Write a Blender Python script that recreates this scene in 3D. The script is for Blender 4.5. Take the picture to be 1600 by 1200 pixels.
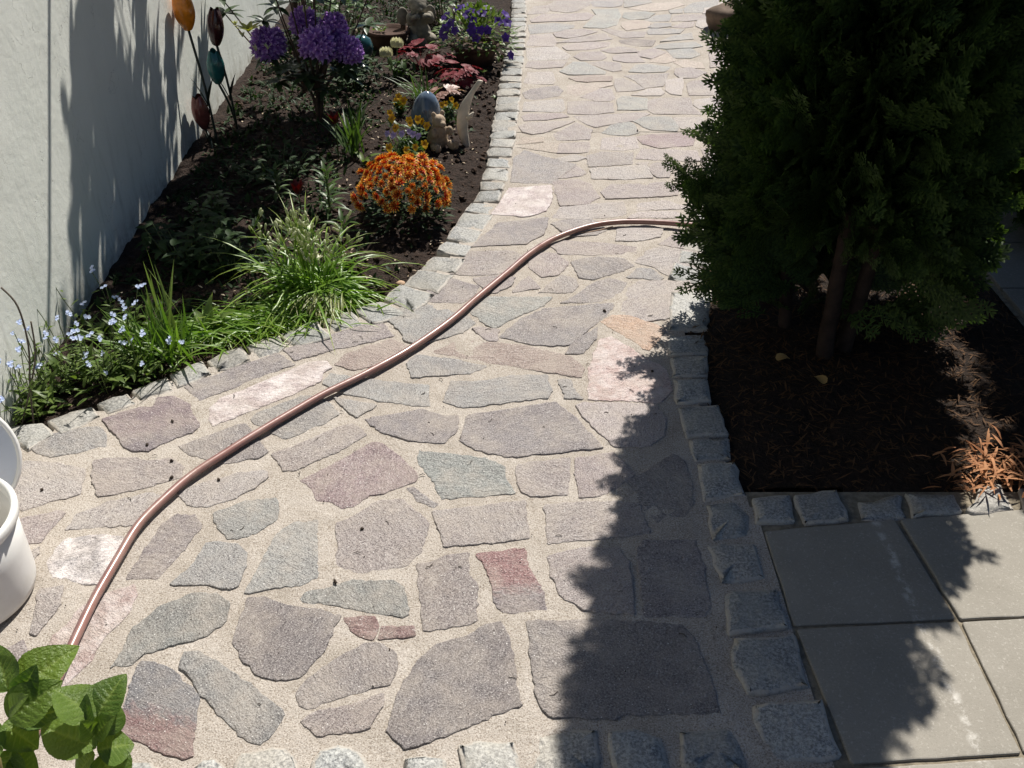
import bpy, bmesh, math, random
from math import sin, cos, pi, radians
from mathutils import Vector, Matrix, noise

# ---------------------------------------------------------------- scene, camera, light
for o in list(bpy.data.objects):
    bpy.data.objects.remove(o)
scn = bpy.context.scene
COL = scn.collection
random.seed(7)

cam_d = bpy.data.cameras.new('camera')
cam_d.sensor_width = 36.0
cam_d.lens = 1500.0 / 1600.0 * 36.0
cam_d.clip_start = 0.02
cam_d.clip_end = 500
cam = bpy.data.objects.new('camera', cam_d)
COL.objects.link(cam)
cam.location = (0, 0, 1.7)
cam.rotation_euler = (radians(90 - 35), 0, 0)
scn.camera = cam

SUN_EL, SUN_AZ = radians(51), radians(21)
sun_vec = Vector((sin(SUN_AZ) * cos(SUN_EL), cos(SUN_AZ) * cos(SUN_EL), sin(SUN_EL)))
world = bpy.data.worlds.new('World')
scn.world = world
world.use_nodes = True
wn = world.node_tree
bg = wn.nodes['Background']
sky = wn.nodes.new('ShaderNodeTexSky')
sky.sky_type = 'NISHITA'
sky.sun_disc = False
sky.sun_elevation = SUN_EL
sky.sun_rotation = SUN_AZ
sky.altitude = 600
sky.air_density = 0.75
sky.dust_density = 0.3
sky.ozone_density = 2.0
wn.links.new(sky.outputs[0], bg.inputs[0])
bg.inputs[1].default_value = 0.05
sun_d = bpy.data.lights.new('sun', 'SUN')
sun_d.energy = 5.0
sun_d.angle = radians(0.53)
sun_d.color = (1.0, 0.955, 0.88)
sun = bpy.data.objects.new('sun', sun_d)
COL.objects.link(sun)
sun.rotation_euler = (-sun_vec).to_track_quat('-Z', 'Y').to_euler()
sun.location = sun_vec * 20
vs = scn.view_settings
vs.view_transform = 'Standard'
vs.look = 'None'
vs.exposure = 0.47
vs.gamma = 1.0
vs.use_curve_mapping = False
scn.cycles.max_bounces = 5
scn.cycles.use_adaptive_sampling = True
scn.cycles.adaptive_threshold = 0.02
scn.cycles.caustics_reflective = False
scn.cycles.caustics_refractive = False
scn.cycles.diffuse_bounces = 3
scn.cycles.glossy_bounces = 2
scn.cycles.transmission_bounces = 3
# ---------------------------------------------------------------- helpers
def tag(o, label=None, cat=None, group=None, kind=None):
    if label: o['label'] = label
    if cat: o['category'] = cat
    if group: o['group'] = group
    if kind: o['kind'] = kind
    return o

def empty(name, loc=(0, 0, 0), rz=0.0):
    o = bpy.data.objects.new(name, None)
    o.empty_display_size = 0.05
    o.location = loc
    o.rotation_euler = (0, 0, rz)
    COL.objects.link(o)
    return o

def link(name, me, parent=None):
    o = bpy.data.objects.new(name, me)
    COL.objects.link(o)
    if parent: o.parent = parent
    return o

class MB:
    """collects faces with two per-vertex attributes: v (along a piece) and r (random per piece)"""
    def __init__(s):
        s.V = []; s.F = []; s.v = []; s.r = []; s.m = []
    def add(s, vs_, fs, v=None, r=None, mi=0):
        n = len(s.V)
        s.V += [tuple(p) for p in vs_]
        s.F += [tuple(i + n for i in f) for f in fs]
        s.v += list(v) if v is not None else [0.0] * len(vs_)
        s.r += [random.random() if r is None else r] * len(vs_)
        s.m += [mi] * len(fs)
        return s
    def mesh(s, name, mats, smooth=True):
        me = bpy.data.meshes.new(name)
        me.from_pydata(s.V, [], s.F)
        for m in (mats if isinstance(mats, (list, tuple)) else [mats]):
            me.materials.append(m)
        for nm, dat in (('v', s.v), ('r', s.r)):
            a = me.attributes.new(nm, 'FLOAT', 'POINT')
            a.data.foreach_set('value', dat)
        me.polygons.foreach_set('material_index', s.m)
        me.polygons.foreach_set('use_smooth', [smooth] * len(s.F))
        me.update()
        return me
    def build(s, name, mats, parent=None, smooth=True):
        return link(name, s.mesh(name, mats, smooth), parent)

def V(*a):
    return Vector(a[0]) if len(a) == 1 else Vector(a)

PROF = {
    'blade': lambda t: (0.55 + 0.45 * min(1, t * 4)) * max(0.04, 1 - t ** 2.6),
    'lance': lambda t: max(0.05, sin(pi * min(1, 0.06 + 0.94 * t) ** 0.85)) ** 0.85,
    'ovate': lambda t: max(0.05, sin(pi * (min(1.0, 0.04 + 0.96 * t)) ** 0.62)) ** 0.75,
    'spoon': lambda t: max(0.06, (0.35 + 0.65 * t) * (1 - max(0, t - 0.75) * 3.2)),
    'round': lambda t: max(0.08, math.sqrt(max(0.0, 1 - (2 * t - 1) ** 2))),
}

def strip(mb, p, d, L, W, droop=0.0, n=4, prof='lance', fold=0.25, side=None, mi=0, r=None, twist=0.0, two=False):
    p = V(p); d = V(d).normalized()
    if side is None:
        side = d.cross(Vector((0, 0, 1)))
        if side.length < 1e-3: side = Vector((1, 0, 0))
        side.normalize()
        if twist: side = Matrix.Rotation(twist, 3, d) @ side
    f = PROF[prof]; vs_ = []; fs = []; vv = []
    k = 2 if two else 3
    for i in range(n + 1):
        t = i / n
        nrm = side.cross(d)
        w = W * 0.5 * f(t)
        if two:
            vs_ += [p - side * w, p + side * w]
        else:
            vs_ += [p - side * w + nrm * fold * w, p, p + side * w + nrm * fold * w]
        vv += [t] * k
        if i:
            a = (i - 1) * k; b = i * k
            fs += [(a + j, a + j + 1, b + j + 1, b + j) for j in range(k - 1)]
        p = p + d * (L / n)
        d = (d + Vector((0, 0, -droop / n))).normalized()
    mb.add(vs_, fs, vv, r, mi)
    return p

def tube(mb, pts, rad, n=6, mi=0, r=None, cap=True):
    pts = [V(p) for p in pts]; vs_ = []; fs = []; vv = []
    m = len(pts)
    ref = None
    for i, p in enumerate(pts):
        d = (pts[min(i + 1, m - 1)] - pts[max(i - 1, 0)]).normalized()
        if ref is None:
            ref = d.cross(Vector((0.3, 0.2, 1)))
            if ref.length < 1e-3: ref = d.cross(Vector((1, 0, 0)))
        ref = (ref - d * ref.dot(d)).normalized()
        b = d.cross(ref)
        rr = rad[i] if isinstance(rad, (list, tuple)) else rad
        for k in range(n):
            a = 2 * pi * k / n
            vs_.append(p + ref * cos(a) * rr + b * sin(a) * rr)
            vv.append(i / max(1, m - 1))
        if i:
            for k in range(n):
                k2 = (k + 1) % n
                fs.append(((i - 1) * n + k, (i - 1) * n + k2, i * n + k2, i * n + k))
    if cap:
        fs.append(tuple(range(n - 1, -1, -1)))
        fs.append(tuple(range((m - 1) * n, m * n)))
    mb.add(vs_, fs, vv, r, mi)

def lathe(mb, prof, n=32, mi=0, mat=None, r=None):
    vs_ = []; fs = []; vv = []
    for i, (rr, z) in enumerate(prof):
        for k in range(n):
            a = 2 * pi * k / n
            p = Vector((rr * cos(a), rr * sin(a), z))
            vs_.append(mat @ p if mat else p); vv.append(i / (len(prof) - 1))
        if i:
            for k in range(n):
                k2 = (k + 1) % n
                fs.append(((i - 1) * n + k, (i - 1) * n + k2, i * n + k2, i * n + k))
    mb.add(vs_, fs, vv, r, mi)

def blob(mb, c, rad, n=10, m=7, mi=0, rot=None, jit=0.0, r=None):
    vs_ = []; fs = []; c = V(c)
    rad = V(rad) if not isinstance(rad, (int, float)) else Vector((rad,) * 3)
    for i in range(m + 1):
        th = pi * i / m
        for k in range(n):
            a = 2 * pi * k / n
            p = Vector((sin(th) * cos(a) * rad.x, sin(th) * sin(a) * rad.y, cos(th) * rad.z))
            if jit: p *= 1 + jit * noise.noise(p * 18 / max(rad) * 0.1 + c * 31)
            if rot: p = rot @ p
            vs_.append(c + p)
    for i in range(m):
        for k in range(n):
            k2 = (k + 1) % n
            fs.append((i * n + k, (i + 1) * n + k, (i + 1) * n + k2, i * n + k2))
    mb.add(vs_, fs, None, r, mi)

def crom(pts, k=8):
    pts = [V(p) for p in pts]; out = []
    for i in range(len(pts) - 1):
        p0 = pts[max(i - 1, 0)]; p1 = pts[i]; p2 = pts[i + 1]; p3 = pts[min(i + 2, len(pts) - 1)]
        for j in range(k):
            t = j / k
            out.append(0.5 * ((2 * p1) + (p2 - p0) * t + (2 * p0 - 5 * p1 + 4 * p2 - p3) * t * t + (3 * p1 - p0 - 3 * p2 + p3) * t ** 3))
    out.append(pts[-1])
    return out

def inside(poly, x, y):
    c = False; j = len(poly) - 1
    for i in range(len(poly)):
        xi, yi = poly[i]; xj, yj = poly[j]
        if (yi > y) != (yj > y) and x < (xj - xi) * (y - yi) / (yj - yi) + xi: c = not c
        j = i
    return c

def rdir(el=None):
    a = random.uniform(0, 2 * pi)
    e = random.uniform(-1, 1) if el is None else sin(el)
    q = math.sqrt(max(0, 1 - e * e))
    return Vector((q * cos(a), q * sin(a), e))

# ---------------------------------------------------------------- materials
class NT:
    def __init__(s, name):
        s.mat = bpy.data.materials.new(name); s.mat.use_nodes = True
        s.t = s.mat.node_tree; s.b = s.t.nodes['Principled BSDF']; s.out = s.t.nodes['Material Output']
    def n(s, typ, **kw):
        x = s.t.nodes.new('ShaderNode' + typ)
        for k, val in kw.items(): setattr(x, k, val)
        return x
    def l(s, a, b): s.t.links.new(a, b)
    def set(s, node, **kw):
        for k, val in kw.items():
            i = node.inputs[k.replace('_', ' ')]
            if hasattr(val, 'is_linked') or isinstance(val, bpy.types.NodeSocket): s.l(val, i)
            else: i.default_value = val
        return node
    def noise(s, vec, scale, detail=4, rough=0.55, dist=0.0):
        x = s.n('TexNoise'); s.set(x, Scale=scale, Detail=detail, Roughness=rough, Distortion=dist)
        if vec: s.l(vec, x.inputs['Vector'])
        return x.outputs[0]
    def mixc(s, fac, a, b, mode='MIX'):
        x = s.n('MixRGB', blend_type=mode)
        for i, val in enumerate((fac, a, b)):
            if isinstance(val, bpy.types.NodeSocket): s.l(val, x.inputs[i])
            else: x.inputs[i].default_value = val if i == 0 else (tuple(val) + (1,) if len(val) == 3 else val)
        return x.outputs[0]
    def ramp(s, fac, stops):
        x = s.n('ValToRGB'); s.l(fac, x.inputs[0]); e = x.color_ramp.elements
        while len(e) < len(stops): e.new(0.5)
        for el, (p, c) in zip(e, stops):
            el.position = p
            el.color = (c, c, c, 1) if isinstance(c, (int, float)) else tuple(c) + (1,)
        return x.outputs[0]
    def math(s, op, a, b=0.0):
        x = s.n('Math', operation=op)
        for i, val in enumerate((a, b)):
            if isinstance(val, bpy.types.NodeSocket): s.l(val, x.inputs[i])
            else: x.inputs[i].default_value = val
        return x.outputs[0]
    def bump(s, h, strength, dist, prev=None):
        x = s.n('Bump'); s.set(x, Strength=strength, Distance=dist, Height=h)
        if prev: s.l(prev, x.inputs['Normal'])
        return x.outputs[0]
    def attr(s, name, typ='GEOMETRY'):
        x = s.n('Attribute'); x.attribute_name = name; x.attribute_type = typ
        return x
    def fin(s, color=None, rough=None, normal=None, spec=0.4):
        if color is not None:
            if isinstance(color, bpy.types.NodeSocket): s.l(color, s.b.inputs['Base Color'])
            else: s.b.inputs['Base Color'].default_value = tuple(color) + (1,)
        if rough is not None:
            if isinstance(rough, bpy.types.NodeSocket): s.l(rough, s.b.inputs['Roughness'])
            else: s.b.inputs['Roughness'].default_value = rough
        if normal is not None: s.l(normal, s.b.inputs['Normal'])
        s.b.inputs['Specular IOR Level'].default_value = spec
        return s.mat

def leafmat(name, c1, c2, trans=0.32, rough=0.42, spec=0.35, base=None, tip=None, tcol=None, t0=0.55, tw=0.4):
    m = NT(name)
    r = m.attr('r').outputs['Fac']; v = m.attr('v').outputs['Fac']
    co = m.n('TexCoord').outputs['Object']
    nz = m.noise(co, 60, 2)
    f = m.math('ADD', m.math('MULTIPLY', r, 0.75), m.math('MULTIPLY', nz, 0.3))
    c = m.mixc(f, c1, c2)
    if base is not None: c = m.mixc(m.ramp(v, [(0.0, 1.0), (0.45, 0.0)]), c, base)
    if tip is not None: c = m.mixc(m.ramp(v, [(t0, 0.0), (min(1.0, t0 + tw), 1.0)]), c, tip)
    m.fin(c, rough, m.bump(m.noise(co, 220, 2), 0.15, 0.002), spec)
    if trans > 0:
        tr = m.n('BsdfTranslucent')
        m.l(m.mixc(1.0, c, tcol or (1.25, 1.35, 0.55), 'MULTIPLY'), tr.inputs[0])
        mx = m.n('MixShader'); mx.inputs[0].default_value = trans
        m.l(m.b.outputs[0], mx.inputs[1]); m.l(tr.outputs[0], mx.inputs[2]); m.l(mx.outputs[0], m.out.inputs[0])
    return m.mat

def plain(name, c, rough=0.5, spec=0.4, var=0.25, scale=40, bump=0.2, bscale=120):
    m = NT(name)
    co = m.n('TexCoord').outputs['Object']
    nz = m.noise(co, scale, 5)
    c2 = tuple(x * (1 - var) for x in c); c3 = tuple(min(1, x * (1 + var * 0.6)) for x in c)
    return m.fin(m.ramp(nz, [(0.3, c2), (0.7, c3)]), rough, m.bump(m.noise(co, bscale, 4), bump, 0.004), spec)

def flagstone_material(crusted=False):
    m = NT('crusted_flagstone' if crusted else 'flagstone')
    oi = m.n('ObjectInfo'); rnd = oi.outputs['Random']
    co = m.n('TexCoord').outputs['Object']
    rot = m.n('VectorRotate'); rot.rotation_type = 'Z_AXIS'
    m.l(co, rot.inputs['Vector']); m.l(m.math('MULTIPLY_ADD' if False else 'MULTIPLY', rnd, 6.28), rot.inputs['Angle'])
    off = m.n('VectorMath', operation='ADD'); m.l(rot.outputs[0], off.inputs[0])
    cmb = m.n('CombineXYZ'); m.l(m.math('MULTIPLY', rnd, 57.0), cmb.inputs[0]); m.l(m.math('MULTIPLY', rnd, 31.0), cmb.inputs[1])
    m.l(cmb.outputs[0], off.inputs[1])
    p = off.outputs[0]
    st = m.n('Mapping'); st.inputs['Scale'].default_value = (1.0, 2.2, 1.0); m.l(p, st.inputs[0]); ps = st.outputs[0]
    big = m.noise(p, 7, 2, 0.6)
    streak = m.noise(ps, 38, 4, 0.7, 0.6)
    fine = m.noise(p, 240, 2, 0.8)
    # second tone where a stone has one
    sp = m.attr('split', 'OBJECT').outputs['Vector']
    dot = m.n('VectorMath', operation='DOT_PRODUCT'); m.l(co, dot.inputs[0])
    sx = m.n('SeparateXYZ'); m.l(sp, sx.inputs[0])
    cm2 = m.n('CombineXYZ'); m.l(sx.outputs[0], cm2.inputs[0]); m.l(sx.outputs[1], cm2.inputs[1])
    m.l(cm2.outputs[0], dot.inputs[1])
    dd = m.math('SUBTRACT', dot.outputs['Value'], sx.outputs[2])
    dd = m.math('ADD', dd, m.math('MULTIPLY', m.math('SUBTRACT', streak, 0.5), 0.12))
    fac2 = m.ramp(m.math('ADD', m.math('MULTIPLY', dd, 14.0), 0.5), [(0.2, 0.0), (0.8, 1.0)])
    tone2 = m.attr('second_tone', 'OBJECT').outputs['Color']
    two = m.attr('two_tone', 'OBJECT').outputs['Fac']
    base = m.mixc(m.math('MULTIPLY', fac2, two), oi.outputs['Color'], tone2)
    c = m.mixc(m.ramp(big, [(0.3, 0.0), (0.75, 0.5)]), base, (0.75, 0.68, 0.66), 'MULTIPLY')
    c = m.mixc(m.ramp(streak, [(0.35, 0.55), (0.62, 0.0)]), c, (0.62, 0.6, 0.62), 'MULTIPLY')
    c = m.mixc(m.ramp(streak, [(0.58, 0.0), (0.8, 0.45)]), c, (0.5, 0.47, 0.45))
    spots = m.n('TexVoronoi'); m.set(spots, Scale=150.0); m.l(p, spots.inputs['Vector'])
    sr = m.noise(p, 180, 1)
    dark = m.ramp(fine, [(0.38, 1.0), (0.48, 0.0)])
    c = m.mixc(m.math('MULTIPLY', dark, 0.8), c, (0.3, 0.28, 0.29), 'MULTIPLY')
    lt = m.ramp(fine, [(0.56, 0.0), (0.66, 1.0)])
    c = m.mixc(m.math('MULTIPLY', lt, 0.5), c, (0.6, 0.57, 0.54))
    fleck = m.math('MULTIPLY', m.ramp(spots.outputs['Distance'], [(0.16, 1.0), (0.24, 0.0)]), m.ramp(sr, [(0.6, 0.0), (0.66, 1.0)]))
    c = m.mixc(fleck, c, (0.85, 0.83, 0.8))
    # pale scuffed crust
    if crusted:
        mot = m.attr('mottle', 'OBJECT').outputs['Fac']
        mfac = m.math('MULTIPLY', m.ramp(m.noise(p, 16, 5, 0.75, 0.3), [(0.42, 0.0), (0.6, 1.0)]), mot)
        c = m.mixc(mfac, c, (0.72, 0.66, 0.64))
    # mortar haze and dust
    dust = m.ramp(m.noise(p, 6.5, 3, 0.75), [(0.42, 0.0), (0.68, 0.45)])
    c = m.mixc(dust, c, (0.45, 0.39, 0.33))
    ev = m.math('ADD', m.attr('v').outputs['Fac'], m.math('MULTIPLY', m.math('SUBTRACT', m.noise(p, 42, 3, 0.8), 0.5), 2.3))
    ef = m.ramp(ev, [(1.02, 0.0), (1.35, 0.8)])
    c = m.mixc(ef, c, (0.45, 0.405, 0.34))
    b1 = m.bump(streak, 0.75, 0.009)
    b2 = m.bump(big, 0.35, 0.018, b1)
    b3 = m.bump(fine, 1.0, 0.0035, b2)
    return m.fin(c, m.ramp(streak, [(0.3, 0.55), (0.7, 0.8)]), b3, 0.45)

def granite_material():
    m = NT('granite')
    oi = m.n('ObjectInfo'); rnd = oi.outputs['Random']
    co = m.n('TexCoord').outputs['Object']
    off = m.n('VectorMath', operation='ADD'); m.l(co, off.inputs[0])
    cmb = m.n('CombineXYZ'); m.l(m.math('MULTIPLY', rnd, 47.0), cmb.inputs[0]); m.l(cmb.outputs[0], off.inputs[1])
    p = off.outputs[0]
    a = m.noise(p, 150, 4, 0.7); b = m.noise(p, 210, 3, 0.65)
    c = m.ramp(a, [(0.36, (0.06, 0.065, 0.075)), (0.45, (0.20, 0.205, 0.215)), (0.54, (0.36, 0.36, 0.35)), (0.70, (0.56, 0.55, 0.53))])
    c = m.mixc(m.ramp(b, [(0.57, 0.0), (0.63, 0.9)]), c, (0.045, 0.05, 0.06))
    c = m.mixc(m.ramp(m.noise(p, 9, 4), [(0.35, 0.55), (0.75, 0.0)]), c, (0.45, 0.42, 0.36), 'MIX')
    c = m.mixc(1.0, c, oi.outputs['Color'], 'MULTIPLY')
    ev = m.math('ADD', m.attr('v').outputs['Fac'], m.math('MULTIPLY', m.math('SUBTRACT', m.noise(p, 34, 3, 0.8), 0.5), 2.3))
    c = m.mixc(m.ramp(ev, [(0.72, 0.0), (1.15, 0.75)]), c, (0.42, 0.38, 0.33))
    n1 = m.bump(m.noise(p, 26, 5, 0.6), 0.6, 0.012)
    n2 = m.bump(a, 0.35, 0.003, n1)
    return m.fin(c, 0.62, n2, 0.45)

def mortar_material():
    m = NT('mortar')
    co = m.n('TexCoord').outputs['Object']
    a = m.noise(co, 6, 4, 0.7); b = m.noise(co, 260, 2, 0.8); d = m.noise(co, 38, 3, 0.7)
    c = m.ramp(a, [(0.3, (0.325, 0.284, 0.24)), (0.5, (0.40, 0.354, 0.308)), (0.72, (0.47, 0.425, 0.38))])
    c = m.mixc(m.ramp(b, [(0.36, 0.85), (0.47, 0.0)]), c, (0.42, 0.38, 0.33), 'MULTIPLY')
    c = m.mixc(m.ramp(b, [(0.56, 0.0), (0.66, 0.55)]), c, (0.66, 0.62, 0.56))
    c = m.mixc(m.ramp(d, [(0.28, 0.35), (0.42, 0.0)]), c, (0.62, 0.56, 0.46), 'MULTIPLY')
    n1 = m.bump(d, 0.5, 0.007)
    n2 = m.bump(b, 0.8, 0.003, n1)
    return m.fin(c, 0.85, n2, 0.25)

def concrete_material():
    m = NT('concrete_slab')
    co = m.n('TexCoord').outputs['Object']
    oi = m.n('ObjectInfo')
    a = m.noise(co, 4, 6, 0.6); b = m.noise(co, 260, 3, 0.7)
    c = m.ramp(a, [(0.3, (0.24, 0.222, 0.188)), (0.7, (0.30, 0.278, 0.24))])
    c = m.mixc(1.0, c, oi.outputs['Color'], 'MULTIPLY')
    c = m.mixc(m.ramp(b, [(0.35, 0.4), (0.45, 0.0)]), c, (0.6, 0.58, 0.55), 'MULTIPLY')
    # whitish lime streak running along one side of the slabs
    sx = m.n('SeparateXYZ'); m.l(co, sx.inputs[0])
    line = m.math('ABSOLUTE', m.math('SUBTRACT', sx.outputs[0], m.math('ADD', m.math('MULTIPLY', m.noise(co, 9, 3), 0.03), 0.915)))
    lf = m.math('MULTIPLY', m.ramp(line, [(0.004, 1.0), (0.016, 0.0)]), m.ramp(m.noise(co, 26, 5, 0.75), [(0.47, 0.0), (0.62, 0.55)]))
    c = m.mixc(lf, c, (0.74, 0.71, 0.66))
    c = m.mixc(m.ramp(m.noise(co, 11, 6, 0.7), [(0.5, 0.0), (0.75, 0.4)]), c, (0.27, 0.25, 0.215))
    c = m.mixc(m.ramp(m.noise(co, 150, 4, 0.7), [(0.56, 0.0), (0.68, 0.45)]), c, (0.5, 0.47, 0.42))
    n1 = m.bump(m.noise(co, 45, 4), 0.2, 0.003); n2 = m.bump(b, 0.4, 0.0015, n1)
    return m.fin(c, 0.8, n2, 0.3)

def plaster_material():
    m = NT('plaster')
    co = m.n('TexCoord').outputs['Object']
    a = m.noise(co, 2.2, 5, 0.6)
    c = m.ramp(a, [(0.3, (0.68, 0.70, 0.64)), (0.7, (0.78, 0.79, 0.73))])
    sx = m.n('SeparateXYZ'); m.l(co, sx.inputs[0])
    st = m.n('Mapping'); st.inputs['Scale'].default_value = (8.0, 8.0, 1.2); m.l(co, st.inputs[0])
    drip = m.ramp(m.noise(st.outputs[0], 3.0, 5, 0.65), [(0.52, 0.0), (0.7, 0.5)])
    c = m.mixc(m.math('MULTIPLY', drip, m.ramp(sx.outputs[2], [(0.05, 1.0), (0.55, 0.12)])), c, (0.36, 0.36, 0.29))
    splash = m.math('MULTIPLY', m.ramp(sx.outputs[2], [(0.0, 1.0), (0.14, 0.0)]), m.ramp(m.noise(co, 20, 5, 0.7), [(0.4, 0.0), (0.65, 0.8)]))
    c = m.mixc(splash, c, (0.28, 0.25, 0.19))
    crk = m.n('TexVoronoi', feature='DISTANCE_TO_EDGE'); m.set(crk, Scale=3.3)
    wv = m.n('VectorMath', operation='ADD'); m.l(co, wv.inputs[0])
    nzv = m.n('TexNoise'); m.set(nzv, Scale=7.0, Detail=5.0); m.l(co, nzv.inputs['Vector']); m.l(nzv.outputs['Color'], wv.inputs[1])
    m.l(wv.outputs[0], crk.inputs['Vector'])
    ck = m.math('MULTIPLY', m.ramp(crk.outputs['Distance'], [(0.002, 1.0), (0.007, 0.0)]), m.ramp(m.noise(co, 5, 3), [(0.56, 0.0), (0.62, 0.8)]))
    c = m.mixc(ck, c, (0.28, 0.28, 0.26))
    tr = m.noise(co, 34, 3, 0.66, 0.4)
    n1 = m.bump(m.noise(co, 7, 3, 0.6, 0.3), 0.22, 0.015)
    n2 = m.bump(tr, 0.22, 0.005, n1)
    n3 = m.bump(m.noise(co, 300, 2), 0.3, 0.0015, n2)
    n4 = m.bump(m.math('MULTIPLY', ck, -1.0), 0.6, 0.004, n3)
    return m.fin(c, 0.85, n4, 0.25)

def soil_material(name, c1, c2):
    m = NT(name)
    co = m.n('TexCoord').outputs['Object']
    a = m.noise(co, 45, 3, 0.75); b = m.noise(co, 160, 2, 0.75)
    c = m.ramp(a, [(0.3, c1), (0.7, c2)])
    c = m.mixc(m.ramp(b, [(0.66, 0.0), (0.74, 0.6)]), c, tuple(min(1, x * 2.6 + 0.03) for x in c2))
    n1 = m.bump(a, 0.9, 0.03); n2 = m.bump(b, 0.8, 0.008, n1)
    return m.fin(c, 0.9, n2, 0.2)

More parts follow.
